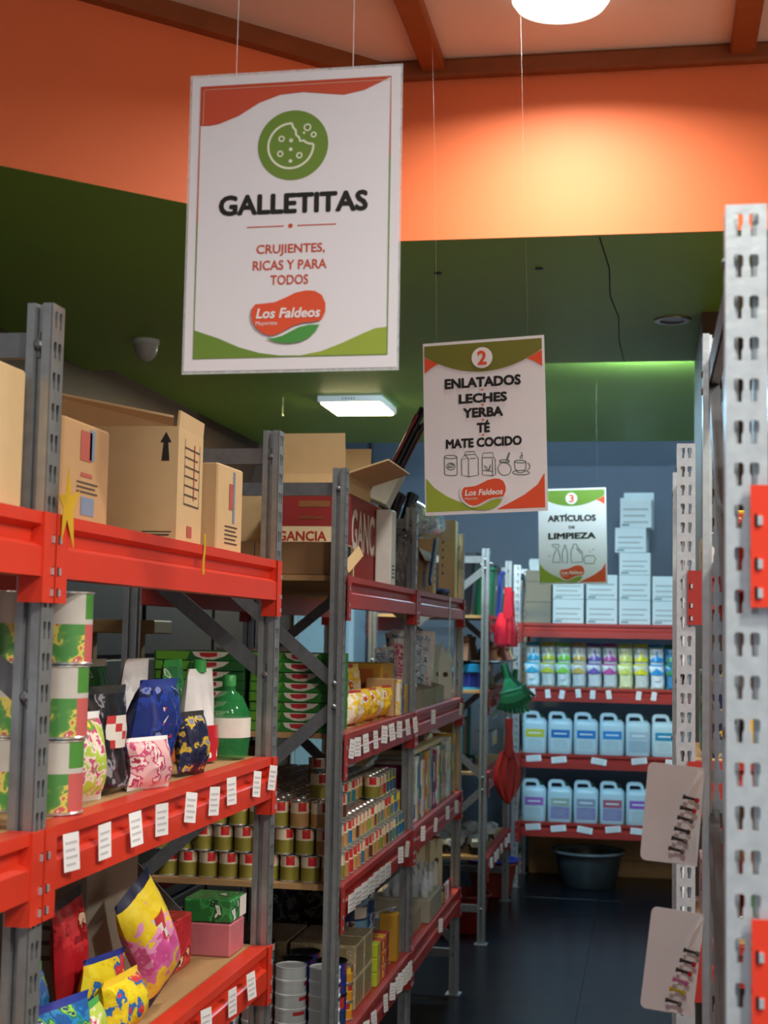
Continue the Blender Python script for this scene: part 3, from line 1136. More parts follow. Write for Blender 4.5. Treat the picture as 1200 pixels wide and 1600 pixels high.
def tray(label, sz, loc, mat, rot=FACE_L, front=.5, name='display_tray', group=None, cat='tray'):
    w, d, h = sz
    k = .003
    t = thing(name, label, cat, loc, rot, group)
    b = MB()
    b.box((-w / 2, -d / 2, 0), (w / 2, d / 2, k))
    b.box((-w / 2, -d / 2, k), (w / 2, -d / 2 + k, h * front))
    b.box((-w / 2, d / 2 - k, k), (w / 2, d / 2, h))
    for s in (-1, 1):
        x = s * (w / 2 - k / 2)
        b.loft([[(x - k / 2, -d / 2 + k, k), (x + k / 2, -d / 2 + k, k), (x + k / 2, -d / 2 + k, h * front), (x - k / 2, -d / 2 + k, h * front)],
                [(x - k / 2, d / 2 - k, k), (x + k / 2, d / 2 - k, k), (x + k / 2, d / 2 - k, h), (x - k / 2, d / 2 - k, h)]])
    build(b, 'tray_body', mat, t)
    return t

# ------------------------------------------------------------------ near left rack, top shelf: cartons
zt = LV[3] + .001
carton('large plain carton at the left picture edge, in front of the nearest upright', (.40, .40, .183), L_(1.55, .225, zt), mat=cardboard_l)
carton('small carton with faded red and blue print on the near left top shelf', (.175, .30, .145), L_(1.965, .175, zt),
       prints=[('front', .36, .62, .60, .92, pr_red), ('front', .55, .64, .66, .95, pr_blue), ('front', .38, .46, .62, .50, pr_red)] + lines('front', .3, .75, .3, .44, 3, pr_dark) + [('front', .4, .08, .68, .26, pr_blue)])
t = carton('open carton with a small black up arrow and printed tables, near left top shelf', (.165, .40, .200), L_(2.435, .225, zt), mat=cardboard_l, rot=(0, 0, PI / 2 + .05),
           flaps=(('f', 4, .028), ('b', 20, .02)),
           prints=lines('front', .25, .85, .34, .92, 7, pr_dark, .16) + [('front', .62, .40, .66, .9, pr_red), ('front', .25, .34, .262, .92, pr_dark), ('front', .85, .34, .862, .92, pr_dark), ('front', .4, .06, .6, .16, pr_red)]
           + [('side', .87, .05, .97, .065, pr_dark), ('side', .85, .08, .98, .09, pr_dark)])
ar = MB()
xx = -.165 / 2 - .0015
ar.add([(xx, -.178 + a, b) for a, b in ((.0, .190), (.010, .172), (.004, .172), (.007, .140), (-.007, .140), (-.004, .172), (-.010, .172))], [(0, 1, 2), (2, 3, 4, 5), (0, 2, 5), (0, 5, 6)])
build(ar, 'printed_arrow', ink, t)
fq = MB()
fq.add([(-.0825, -.19, .2), (-.0825, .16, .2), (-.14, .12, .27), (-.10, -.195, .212), (-.0825, -.19, .204), (-.0825, .16, .204), (-.14, .12, .274), (-.10, -.195, .216)],
       [(0, 1, 2, 3), (4, 5, 6, 7), (0, 1, 5, 4), (1, 2, 6, 5), (2, 3, 7, 6), (3, 0, 4, 7)])
build(fq, 'flap', cardboard_l, t)
carton('sealed carton with brown stripes of print beside the far upright, near left top shelf', (.155, .33, .168), L_(2.70, .19, zt), rot=(0, 0, PI / 2 - .03), mat=cardboard_l,
       prints=[('front', .45, .5, .62, .8, pr_red), ('front', .6, .35, .68, .95, pr_blue)] + lines('front', .3, .8, .1, .34, 5, pr_dark))
carton('brown carton stowed at the back of the near left top shelf', (.16, .2, .15), L_(2.18, .46, zt), mat=cardboard_d)
carton('pale carton stowed at the back beside the far upright, near left top shelf', (.14, .2, .14), L_(2.88, .42, zt), mat=cardboard_d)

yel = M('yellow_ribbon', 'd0a51e', .45)
t = tag(build(MB().add([(0, 0, .05), (.012, 0, .012), (.04, 0, .022), (.02, 0, -.008), (.026, 0, -.06), (0, 0, -.02), (-.016, 0, -.05), (-.014, 0, -.006), (-.03, 0, .01), (-.008, 0, .012),
                         (0, .001, .05), (.012, .001, .012), (.04, .001, .022), (.02, .001, -.008), (.026, .001, -.06), (0, .001, -.02), (-.016, .001, -.05), (-.014, .001, -.006), (-.03, .001, .01), (-.008, .001, .012)],
                        [tuple(range(10)), tuple(range(19, 9, -1))] + [(i, (i + 1) % 10, 10 + (i + 1) % 10, 10 + i) for i in range(10)]), 'ribbon', yel, None, L_(1.815, -.012, 1.655), (0, 0, PI / 2)),
        'yellow ribbon knot tied to the nearest left upright', 'ribbon')
rb = MB()
rb.loft([[(-.006 + .003 * math.sin(k), 0, -k * .012), (.004 + .003 * math.sin(k), 0, -k * .012), (.004 + .003 * math.sin(k), -.001, -k * .012), (-.006 + .003 * math.sin(k), -.001, -k * .012)] for k in range(7)])
tag(build(rb, 'tape_strip', yel, None, L_(2.44, -.006, 1.66), (0, 0, PI / 2)), 'narrow yellow tape hanging over the near red top beam', 'tape')

# ------------------------------------------------------------------ near left rack, middle shelf
zm = LV[2] + .001
lab_w = M('can_label_white', 'e3ded2', .4)
lab_g = M('can_label_green', '4e8f3a', .4)
lab_r = M('can_label_red', 'c23a3a', .4)
lab_y = M('can_label_yellow', 'e0b93a', .4)
lab_k = M('can_label_black', '26262a', .4)
fruit = MP('fruit_print', ['4f8f45', '6a9a4a', 'd8c860', 'c8615a', 'e0d8c8'], 26, .4, 2, bump=0)
for k in range(3):
    for r_ in range(2):
        o = link('tin_can', can_me(.042, .104, M('can_label_grey', 'c4bfb4', .4), fruit, lab_g, M('can_label_rose', 'c8605c', .4)), None, L_(1.95 + .008 * k * (1 - r_), .05 + r_ * .095, zm + k * .1045), (0, 0, .9 + r_ + .15 * k))
        tag(o, '%s white and green fruit tin of the %s stack by the nearest upright' % (['bottom', 'middle', 'top'][k], ['front', 'rear'][r_]), 'tin can', 'fruit tins stacked by the nearest upright')

film = {
    'lime': MP('film_lime_pink', ['b7d04e', 'efe6cf', 'd24d82', '6aa53a', 'f2d75a'], 26, .3, 1),
    'black': MP('film_black_grey', ['1b1b20', '2a2a30', '8c8c90', '3a3a42', 'c04a5a'], 16, .22, 2),
    'pink': MP('film_pink', ['e7b9b9', 'c94a72', 'f1dcd6', 'b33a5a', 'd98aa0'], 22, .3, 3),
    'blue': MP('film_dark_blue', ['1c2f78', '233f9a', '1a2450', '7a88c0', '2a49b0'], 14, .2, 4),
    'navy': MP('film_navy_yellow', ['1f2640', '2b3456', 'd6b32c', '8a8ea0', '252c48'], 26, .25, 5),
    'orange': MP('film_orange', ['e8c02f', 'd9632a', 'c92f2a', 'f0d66a'], 24, .3, 6),
    'white': MP('film_white_red', ['ecebe8', 'e2e2e2', 'd8d8da', 'f0f0f0'], 9, .3, 7),
    'red': MP('film_red', ['b81f28', 'd42f36', '8f1520', 'e9c8a8', 'c4202c'], 12, .28, 8),
    'green': MP('film_green', ['2c7a3c', '3fa050', '1d5a30', 'd8e6da', '58b45a'], 18, .28, 9),
    'grey': MP('film_grey', ['8a8a8c', '6f7074', 'b0b0b2', '505056', 'c9b8bc'], 14, .3, 10),
    'candy': MP('film_candy', ['e8b83a', 'efc840', 'e27ab0', 'd85a9c', 'e89cc4', 'f0d22a', 'f5dc3a', 'f2d630'], 26, .28, 11, grad=.215),
    'cobalt': MP('film_cobalt_mix', ['1f5a9a', '2a86c0', '1c7a50', '9ad04a', '123a6a', 'c8d8e0'], 24, .28, 12),
    'lemon': MP('film_lemon_mix', ['f2dd28', 'e8c81e', '2a6ab0', 'd83a3a', 'f6ec70'], 18, .28, 13),
    'crimson': MP('film_crimson', ['9c1f38', 'b8304a', '781428', 'd06a80'], 16, .35, 14),
    'snack': MP('film_snack_yellow', ['f0bf1c', 'f6d23a', 'e0a010', 'f4ecd8', 'c8402a', 'f4c92a'], 17, .25, 15),
    'snack2': MP('film_snack_cream', ['f3ead2', 'f0c62a', 'e9dcb0', 'b0522a', 'f6e08a'], 17, .25, 16),
    'silver': MP('film_silver', ['c4d2dc', '8aa0b4', 'e6f0f6', '40506a', '9ab8cc'], 22, .12, 17),
}
sealw = M('seal_white', 'e4e2de', .35)
sealk = M('seal_black', '2a2a2e', .3)
sealr = M('seal_red', 'b8242c', .3)
sealg = M('seal_green', '3a9a4a', .3)
sealb = M('seal_blue', '22368a', .3)
sealy = M('seal_yellow', 'e6c02a', .3)
where = 'near left middle shelf'
for i, (lb, y, inn, w, h, th, c, sl, ln_, bd) in enumerate((
        ('lime and pink printed bag right beside the fruit tins', 2.065, .06, .11, .135, .06, 'lime', sealw, 0, None),
        ('second lime printed bag lying behind the first one', 2.06, .19, .13, .15, .07, 'lime', sealw, .02, None),
        ('black and grey crumpled bag left of the dark blue bag', 2.20, .075, .15, .17, .06, 'black', sealk, .0, (lab_w, lab_r)),
        ('small pink and white bag slumped at the shelf edge', 2.285, .03, .11, .085, .04, 'pink', sealw, 0, None),
        ('dark blue glossy bag standing in the middle', 2.41, .075, .15, .175, .075, 'blue', sealb, .015, (lab_r, lab_w)),
        ('navy and yellow bag at the edge under the dark blue bag', 2.525, .035, .10, .115, .045, 'navy', sealk, 0, None),
        ('yellow and orange flat pack behind the navy bag', 2.615, .13, .11, .09, .06, 'orange', sealy, 0, None),
        ('white pouch with rounded top left of the green capped pouch', 2.655, .20, .10, .205, .06, 'white', sealw, .01, None),
        ('grey bag in the back row behind the black bag', 2.20, .32, .16, .175, .08, 'grey', sealk, .0, None),
        ('grey bag in the back row behind the dark blue bag', 2.38, .30, .16, .18, .08, 'grey', sealw, .01, None),
        ('black bag in the back row behind the white pouch', 2.56, .34, .15, .17, .07, 'black', sealk, .0, None))):
    bag(lb + ' ' + where, w, h, th, L_(y, inn, zm), film[c], sl, i + 1, (0, 0, PI / 2 + RND.uniform(-.35, .1)), lean=ln_, badge=bd, flat=(c in ('white', 'black', 'grey')))
# pouch with red lower half and green cap
t = thing('refill_pouch', 'white refill pouch with red base and green screw cap, near left middle shelf', 'pouch', L_(2.765, .10, zm), (0, 0, PI / 2 - .2))
link('film', bag_me(.10, .185, .07, M('pouch_white', 'eeeeec', .25), sealw, 31, True), t)
link('printed_panel', badge_me(.09, .07, .034, M('pouch_red', 'c2202e', .3), M('pouch_red', 'c2202e', .3)), t, (0, 0, .04))
link('cap', MB().lathe([(.014, 0), (.014, .022), (.011, .025)], 12).mesh('cap', [sealg], True), t, (0, 0, .178))
t = bottle('round green dish soap bottle with a white label next to the middle upright', [(.03, 0), (.042, .006), (.046, .05), (.044, .095), (.03, .125), (.013, .14), (.013, .15)], MC('green_clear', '2f9a52'), sealg, L_(2.875, .07, zm), lab=(.0465, .045, .085, lab_w))
bag('green and white pouch behind the dish soap bottle ' + where, .12, .2, .06, L_(2.86, .19, zm), film['green'], sealg, 41, flat=True)
bag('pale green pouch in the back row by the middle upright ' + where, .12, .2, .06, L_(2.74, .31, zm), film['green'], sealw, 42, flat=True)
bag('blue white bag cut by the left picture edge, nearest left bay', .16, .17, .09, L_(1.60, .09, zm), MP('film_pale_blue', ['8fa8cc', 'd8e2ee', '4a6aa0', 'b4c6dd'], 18, .3, 19), sealw, 43)

# ------------------------------------------------------------------ near left rack, lower shelf
zl = LV[1] + .001
where = 'near left lower shelf'
carton('tall brown carton standing behind the sweets ' + where, (.24, .30, .27), L_(2.44, .29, zl), mat=cardboard_g, prints=lines('side', .72, .8, .35, .9, 6, pr_dark, .3), tape=False)
o = bag('big yellow and pink sweets bag leaning upright ' + where, .115, .215, .07, L_(2.445, .045, zl + .032), film['candy'], M('seal_navy', '1e2440', .3), 51, (R3(-2), R3(-28), PI / 2 - .2), badge=(lab_r, lab_w))
bag('red and navy bag top peeking over the yellow sweets bag ' + where, .09, .21, .04, L_(2.29, .14, zl + .014), film['red'], sealk, 52, (0, R3(-14), PI / 2 - .2))
for i, (lb, y, inn, w, h, th, c, rx) in enumerate((
        ('blue and green bag lying at the bottom left corner', 1.98, .05, .16, .12, .07, 'cobalt', 0), ('yellow bag lying at the shelf edge', 2.24, .05, .14, .10, .07, 'lemon', 0),
        ('second blue and green bag behind the yellow one', 2.10, .16, .15, .13, .07, 'cobalt', .02), ('yellow and blue bag slumped against the brown carton', 2.28, .095, .12, .12, .04, 'lemon', .0),
        ('dark blue bag at the back left', 2.06, .28, .16, .16, .08, 'cobalt', 0), ('lime bag lying lowest at the left', 2.08, .045, .13, .09, .06, 'lime', 0))):
    bag(lb + ' ' + where, w, h, th, L_(y, inn, zl), film[c], [sealb, sealy, sealg][i % 3], 60 + i, (0, 0, PI / 2 + RND.uniform(-.3, .3)), lean=rx)
carton('red box with a yellow corner ' + where, (.13, .12, .10), L_(2.70, .16, zl), mat=film['red'], tape=False, name='sweets_box', prints=[('side', .75, .55, .95, .8, lab_y)])
carton('second red box leaning at the back of the first ' + where, (.12, .12, .13), L_(2.72, .30, zl), mat=film['red'], tape=False, name='sweets_box', prints=[('side', .2, .4, .8, .6, lab_g)])
carton('translucent pink pack under the green box ' + where, (.10, .10, .065), L_(2.88, .09, zl), mat=M('pink_film', 'c8747c', .25), tape=False, name='sweets_box')
carton('green box with a white corner label, stacked by the middle upright ' + where, (.105, .10, .045), L_(2.885, .09, zl + .0665), mat=film['green'], tape=False, name='tea_box', prints=[('front', .55, .05, 1, .95, lab_w)])

# stand behind the near rack
t = thing('wooden_stand', 'rough wooden stand in the dark behind the near left rack', 'stand', (-1.72, 4.62, 0))
build(MB().rbox((-.2, -.09, 1.475), (.12, .09, 1.52), .004), 'top_plank', pine_m, t)
for x in (.03, -.14):
    build(MB().rbox((x - .022, -.02, 0), (x + .022, .02, 1.475), .003), 'leg', pine_m, t)
build(MB().rbox((-.2, -.09, .60), (.12, .09, .62), .003), 'lower_plank', pine_m, t)
t = bag('crimson net bag hanging in the dark behind the near left rack', .13, .24, .10, (-1.475, 4.50, .74), film['crimson'], film['crimson'], 77, (0, 0, .2), name='net_bag')

# ------------------------------------------------------------------ second rack, top shelf
where = 'second rack top shelf'
t = carton('low brown carton with a torn open front ' + where, (.185, .42, .088), L_(3.797, .235, zt), mat=cardboard_d, tape=False, texts=[], prints=[('front', .08, .12, .80, .94, M('painted_opening_shade', '120d0a', .9)), ('side', .45, .0, .455, 1, pr_dark)])  # front is closed; a flat dark patch paints the shade inside
fq = MB()
fq.bar((-.02, -.214, .022), (.085, -.232, .075), .004, .03, up=(0, .3, 1))
build(fq, 'torn_flap', cardboard_l, t)
gred = M('deep_red_carton', '8e2a28', .6, 0, .1, 12)
cream = M('carton_cream', 'd9c7a0', .7)
t = carton('dark red drinks carton printed GANCIA ' + where, (.62, .20, .247), L_(4.205, .165, zt), mat=gred, tape=False, name='drinks_carton',
           prints=[('side', .06, .36, .90, .58, cream), ('side', .4, .80, .85, .87, M('dull_gold_print', '8a5a34', .6)), ('front', .12, .05, .24, .16, pr_dark), ('front', .28, .05, .32, .3, cream)],
           texts=[('side', 'GANCIA', .46, .47, .70, M('carton_red_text', 'a02c20', .6)), ('front', 'GANCIA', .615, .60, .74, M('carton_white_text', 'd9c9bd', .6)), ('side', 'AMERICANO', .58, .68, .34, M('dull_gold_print', '8a5a34', .6))])
for o in t.children:
    if o.name.startswith('lettering') and abs(o.rotation_euler.z) < .1:
        o.scale = (o.scale[0], o.scale[1] * 1.35, 1)
build(MB().add([(-.31, -.1, .2475), (.31, -.1, .2475), (.31, .1, .2475), (-.31, .1, .2475), (-.31, -.1, .2495), (.31, -.1, .2495), (.31, .1, .2495), (-.31, .1, .2495)],
               [(0, 1, 2, 3), (4, 5, 6, 7), (0, 1, 5, 4), (2, 3, 7, 6), (0, 3, 7, 4), (1, 2, 6, 5)]), 'lid', cardboard_l, t)
carton('open carton with raised flaps on top of the dark red carton', (.37, .19, .05), L_(4.165, .165, zt + .2505), mat=cardboard_l, flaps=(('l', 8, .115), ('f', 72, .13), ('r', 6, .12)))
carton('tall plain carton behind the dark red carton ' + where, (.42, .26, .27), L_(4.22, .435, zt), mat=cardboard_l)
carton('narrow upright carton between the flapped carton and the upright ' + where, (.12, .14, .22), L_(3.86, .52, zt), mat=cardboard_l)
t = carton('slim white carton standing upright against the dark red carton ' + where, (.085, .05, .235), L_(4.44, .036, zt), mat=M('white_carton', 'cfd0c8', .6), tape=False, name='slim_carton',
           prints=lines('front', .2, .8, .1, .3, 4, pr_dark))
t = carton('white cardboard sleeve tilted over, holding dark rods ' + where, (.065, .065, .12), L_(4.515, .075, zt + .266), mat=M('white_carton', 'cfd0c8', .6), rot=(R3(24), R3(10), PI / 2), flaps=(('b', 0, .01),), tape=False, name='cardboard_sleeve')
rodm = M('dark_rod', '1a1a20', .3)
rodr = M('dark_red_rod', '7a1a26', .3)
for k in range(8):
    r = MB()
    dx, dy = (k % 3) * .0165 - .0165, (k // 3) * .0165 - .0165
    ln_ = .22 + .03 * ((k * 5) % 4)
    r.tube([(0, 0, 0), (0, 0, ln_)], .006, 8)
    r.tube([(0, 0, ln_), (0, 0, ln_ + .03)], .0075, 8)
    o = build(r, 'rod', rodr if k in (2, 6) else rodm, None, L_(4.518 + dx, .071 + dy, zt + .276), (R3(24), R3(10), PI / 2), smooth=True)
    tag(o, '%s rod with a blunt tip in the tilted cardboard sleeve, %s of eight' % ('dark red' if k in (2, 6) else 'black', ORD[k]), 'rod', 'rods in the cardboard sleeve')
for k in range(9):
    r = MB()
    r.tube([(0, 0, 0), (0, 0, .38)], .014, 10)
    r.tube([(0, 0, .38), (0, 0, .405)], .017, 10, 0)
    r.tube([(0, 0, .405), (0, 0, .41)], .008, 8, 0)
    o = build(r, 'rolled_tube', rodr if k == 4 else rodm, None, L_(5.44 + (k % 3) * .042, .24 + (k // 3) * .05, zt + .006), (R3(16), R3(6), PI / 2), smooth=True)
    tag(o, '%s rolled tube in the far top shelf bundle, %s of nine' % ('dark red' if k == 4 else 'black', ORD[k]), 'rolled tube', 'rolled black tubes on the second rack')
for k in range(6):
    bag('thin black film pack standing in the row by the upright, %s from the white carton' % ORD[k], .15, .185 + .006 * (k % 3), .028, L_(4.57 + k * .040, .095, zt),
        MP('film_black_gloss', ['16171c', '23242a', '5a626c', '0e0f12'], 20, .15, 21), sealk, 80 + k, (0, 0, .12), cat='pack', name='film_pack', group='black packs on the second rack', flat=True)

# ------------------------------------------------------------------ second rack, second shelf
where = 'second rack second shelf'
gbox = M('green_printed_carton', '2f7a2c', .45, 0, .1, 14)
gbox2 = M('dark_green_carton', '24602c', .45, 0, .1, 14)
for col in range(2):
    d_ = .225 if col == 0 else .25
    for k in range(8):
        o = thing('alfajor_box', '%s flat green box from below in the %s stack on the second rack' % (ORD[k], ['front', 'rear'][col]), 'box', L_(3.80 + .003 * ((k * 7) % 3), .035 + d_ / 2 + col * .24, zm + k * .0258), FACE_L, 'flat green boxes stacked on the second rack')
        link('body', cached(('gb', col), lambda: MB().rbox((-.1, -d_ / 2, 0), (.1, d_ / 2, .0252), .0012).mesh('body', [gbox if col == 0 else gbox2])), o)

        def lg():
            q = MB()
            q.add([(-.1008, (.5 - u) * d_, v * .0252) for u, v in ((.42, .95), (.45, .5), (.55, .15), (.66, .12), (.78, .5), (.84, .95))], [(0, 1, 2, 3, 4, 5)], 0)
            q.add([(-.1013, (.5 - u) * d_, v * .0252) for u, v in ((.5, .85), (.52, .45), (.6, .35), (.7, .5), (.7, .88))], [(0, 1, 2, 3, 4)], 1)
            q.add([(-.1008, (.5 - u) * d_, v * .0252) for u, v in ((.02, .1), (.36, .1), (.40, .95), (.02, .95))], [(0, 1, 2, 3)], 2)
            return q.mesh('printed_badge', [M('badge_cream', 'd8d2c0', .5), M('badge_red', 'b32a2e', .5), M('lime_print', '5f9a2c', .5)])
        link('printed_badge', cached(('gbl', col), lg), o)
for i in range(11):
    row, k = (0, i) if i < 5 else (1, i - 5)
    y = 4.02 + k * .108 if row == 0 else 3.98 + k * .098
    bag('%s yellow snack bag from the near upright, %s row %s' % (ORD[k], ['front', 'back'][row], where), .10, .10 if row == 0 else .165, .06, L_(y, .05 + row * .10, zm), film['snack2' if (k + row) % 3 == 0 else 'snack'], sealy if k % 2 else sealr, 100 + i,
        (0, 0, PI / 2 - .25 + RND.uniform(-.12, .12)), lean=.01, group='yellow snack bags on the second rack')
ychip = M('ochre_carton', 'b88a2a', .6, 0, .08)
carton('ochre display carton with orange panel ' + where, (.20, .30, .165), L_(4.68, .215, zm), mat=ychip, tape=False, prints=[('side', .55, .45, .9, .9, M('orange_panel', 'b5622a', .6)), ('front', .1, .2, .5, .8, M('orange_panel', 'b5622a', .6)), ('front', .6, .1, .9, .6, pr_dark)], name='display_carton')
carton('narrow brown carton standing at the shelf edge ' + where, (.05, .09, .12), L_(4.535, .06, zm), mat=cardboard, tape=False, name='slim_carton')
for k in range(3):
    carton('%s small printed pack at the edge near the far upright ' % ORD[k] + where, (.045, .05, .115 - .01 * k), L_(4.60 + k * .055, .032, zm), mat=[film['snack2'], film['navy'], ychip][k], tape=False, name='small_pack')
o = bag('kraft paper pouch with a round dark stamp at the back ' + where, .10, .2, .05, L_(4.50, .36, zm), M('kraft_paper', 'a08a68', .7), M('kraft_paper', 'a08a68', .7), 131, badge=(pr_dark, pr_blue), flat=True)
for k in range(3):
    bag('%s clear and silver pack at the back by the far upright ' % ORD[k] + where, .13, .21, .07, L_(4.70, .46, zm) if k == 0 else L_(4.30 + .14 * (k - 1), .47, zm), film['silver'], sealw, 140 + k, (0, 0, .3), flat=True, name='film_pack', cat='pack')

# ------------------------------------------------------------------ second rack, third shelf: tins
cr_ = M('tin_cream', 'e2d3b4', .42, 0, .05)
lo_ = MP('tin_logo', ['c8262c', 'd8322a', 'e88a2a'], 60, .35, 3, bump=0)
lows = {'tan': M('tin_tan', 'b98d58', .45, 0, .2, 60), 'red': M('tin_red', 'c22a2e', .4), 'teal': M('tin_teal', '1f7f86', .4), 'blue': M('tin_blue', '2f6f9a', .4),
        'green': M('tin_green', '7c9a2e', .4), 'brown': M('tin_brown', '5a3226', .45), 'olive': M('tin_olive', '8d8433', .45), 'ochre': M('tin_ochre', 'd8932a', .42), 'yellow': M('tin_yellow', 'e3cf3a', .42)}
CR, CH, CP = .0265, .0690, .0555
seq = ['tan', 'olive', 'tan', 'red', 'tan', 'tan', 'blue', 'tan', 'brown', 'tan', 'tan', 'green', 'tan', 'brown', 'teal', 'teal']
cnt = {}


def tin_at(iy, ix, tier, kind, extra=''):
    base = lows['tan'] if kind in ('red', 'teal', 'blue', 'green', 'brown') else lows[kind]
    pn = lows[kind]
    me = can_me(CR, CH, cr_ if kind not in ('ochre', 'yellow') else lows['yellow'], base if kind not in ('ochre', 'yellow') else lows['ochre'], lo_ if kind not in ('ochre', 'yellow') else lows['blue'], pn if kind not in ('ochre', 'yellow') else lows['blue'])
    y = 3.735 + iy * CP
    o = link('tin_can', me, None, L_(y, .035 + ix * CP + tier * .016, LV[1] + .001 + tier * (CH + .0004)), (0, 0, R3(6) + random.Random(iy * 31 + ix * 7 + tier).uniform(-.35, .35)))
    tag(o, '%s tin, %s tier, %s from the near post, %s row from the aisle, second rack' % (kind, ['bottom', 'second', 'third', 'fourth', 'fifth'][tier], ORD[iy], ORD[ix]), 'tin can', 'small tins on the third shelf of the second rack')


for iy in range(19):
    for ix in range(9):
        for tier in range(3):
            if iy >= 16:
                kind = 'ochre' if (iy + tier) % 2 else 'yellow'
            elif ix == 0 or (ix == 1 and tier == 2):
                kind = seq[(iy + tier * 2) % 16]
            else:
                kind = 'olive' if iy < 6 else seq[(iy * 3 + ix) % 16]
            if tier == 2 and ix == 0 and 5 <= iy <= 12:
                continue
            seen = (ix == 0) or (iy == 0) or (tier == 2 and ix <= 6) or (ix == 1 and tier == 1 and 5 <= iy <= 12)
            if seen:
                tin_at(iy, ix, tier, kind)
for iy, ix, tier in ((0, 4, 3), (0, 5, 3), (0, 6, 3), (1, 4, 3), (1, 5, 3), (1, 6, 3), (0, 5, 4), (0, 6, 4), (9, 2, 3), (1, 0, 3), (0, 7, 3), (0, 7, 4)):
    tin_at(iy, ix, tier, 'teal' if iy == 9 else 'olive')
carton('small brown carton at the back of the tins on the third shelf, second rack', (.2, .14, .29), L_(4.55, .50, LV[1] + .001), mat=cardboard_d, tape=False)

# ------------------------------------------------------------------ second rack, bottom shelf
zb = LV[0] + .001
where = 'second rack bottom shelf'
tu_w = M('tuna_white', 'cdd4d2', .35)
tu_r = M('tuna_rose', 'c7a6a8', .4)
tu_b = M('tuna_blue', '27406a', .35)
for c, (y, inn, n_, kind) in enumerate(((3.755, .05, 5, 0), (3.755, .14, 5, 1), (3.755, .23, 5, 2), (3.755, .32, 5, 0), (3.755, .41, 5, 1), (3.755, .50, 5, 2))):
    for k in range(n_):
        me = can_me(.042, .036, [tu_w, tu_w, tu_r][kind], [tu_w, tu_w, tu_r][kind], [tu_b, lab_r, tu_w][kind], None, white_p)
        tag(link('tuna_can', me, None, L_(y, inn, zb + k * .0364), (0, 0, .4 * k)), '%s flat %s tuna can from below, %s stack from the aisle, %s' % (ORD[k], ['white', 'white', 'rose'][kind], ORD[c], where), 'tuna can', 'stacked tuna cans on the bottom shelf')
    if c in (2, 3, 4, 5):
        me = can_me(.045, .055, tu_b, tu_b, lab_w, lows['teal'], black_p)
        tag(link('tin_can', me, None, L_(y, inn, zb + n_ * .0364), (0, 0, .7)), 'dark blue tin on top of the %s tuna stack from the aisle' % ORD[c], 'tin can', 'dark blue tins on the tuna stacks')
carton('dark film wrapped pack with a gold window on top of the blue tins, bottom shelf', (.08, .16, .08), L_(3.76, .37, zb + .2385), mat=film['black'], tape=False, name='film_pack', prints=[('side', .3, .2, .8, .75, gold)])
blu_p = MP('purple_blue_tin', ['2b2f86', '3a3fa8', '23276a', 'c0303e', '5a60c0'], 22, .3, 23, bump=0)
for k, (y, inn, n_) in enumerate(((3.86, .055, 2), (3.86, .15, 2), (3.95, .15, 2))):
    for j in range(n_):
        me = can_me(.043, .088, blu_p, blu_p, lab_r, tu_b, black_p)
        tag(link('tin_can', me, None, L_(y, inn, zb + j * .0884), (0, 0, .3 + j)), '%s purple blue tin, %s stack beside the near upright, %s' % (['lower', 'upper'][j], ORD[k], where), 'tin can', 'purple blue tins on the bottom shelf')
for j in range(3):
    me = can_me(.022, .048, lows['yellow'], lows['ochre'], lab_r, None, tin)
    tag(link('tin_can', me, None, L_(3.95, .035, zb + j * .0484), (0, 0, .5 * j)), '%s small yellow and orange tin from below in front of the purple tins' % ORD[j], 'tin can', 'small yellow tins on the bottom shelf')
o = bag('white film pack with a dark spot behind the purple tins, ' + where, .12, .24, .05, L_(3.95, .28, zb), M('white_film', 'e6e4e2', .3), sealw, 171, flat=True, badge=(M('white_film', 'e6e4e2', .3), pr_dark), name='film_pack', cat='pack')
wr = MP('shrink_wrap_beige', ['b9a880', 'cdbd98', 'a8966c', 'd6cab0'], 30, .2, 24)
for i in range(2):
    for j in range(2):
        for k in range(2):
            carton('beige shrink wrapped pack, %s layer, %s column, %s row, %s' % (['lower', 'upper'][k], ['near', 'far'][i], ['front', 'rear'][j], where), (.125, .19, .088), L_(4.10 + i * .13, .12 + j * .2, zb + k * .089), mat=wr, tape=False, name='wrapped_pack',
                   prints=[('front', .1 + .2 * q, .1, .26 + .2 * q, .9, M('wrap_print', 'a3946e', .4)) for q in range(4)] + [('side', .1 + .2 * q, .1, .26 + .2 * q, .9, M('wrap_print', 'a3946e', .4)) for q in range(4)], group='beige wrapped packs on the bottom shelf')
for i, c in enumerate(('lime', 'orange', 'orange', 'red')):
    for k in range(3):
        carton('%s small %s packet from below, %s pile after the beige packs, %s' % (ORD[k], ['lime', 'coral', 'orange', 'red'][i], ORD[i], where), (.045, .07, .042), L_(4.335 + i * .052, .05, zb + k * .0425), mat=[M('lime_pack', 'b8c832', .35), M('coral_pack', 'c2604c', .35), film['orange'], M('red_pack', 'a8323a', .35)][i], tape=False,
               name='small_packet', group='small coloured packets on the bottom shelf')
carton('upright yellow packet beside the far upright, ' + where, (.05, .06, .15), L_(4.68, .045, zb), mat=ychip, tape=False, name='small_packet')
sea = MP('seafood_tin', ['2a5a9a', '8ab8d8', 'e6e6e0', '9a5a3a', '1f3f7a'], 20, .3, 25, bump=0)
for i in range(2):
    for k in range(3):
        me = can_me(.06, .095, tu_b, sea, lab_w, M('tin_sky', '7ab0d2', .35), tin)
        tag(link('tin_can', me, None, L_(4.57 + i * .13, .155, zb + k * .0955), (0, 0, .5 + i)), '%s large blue tin with a sea picture from below, %s stack, %s' % (ORD[k], ['near', 'far'][i], where), 'tin can', 'large blue tins on the bottom shelf')
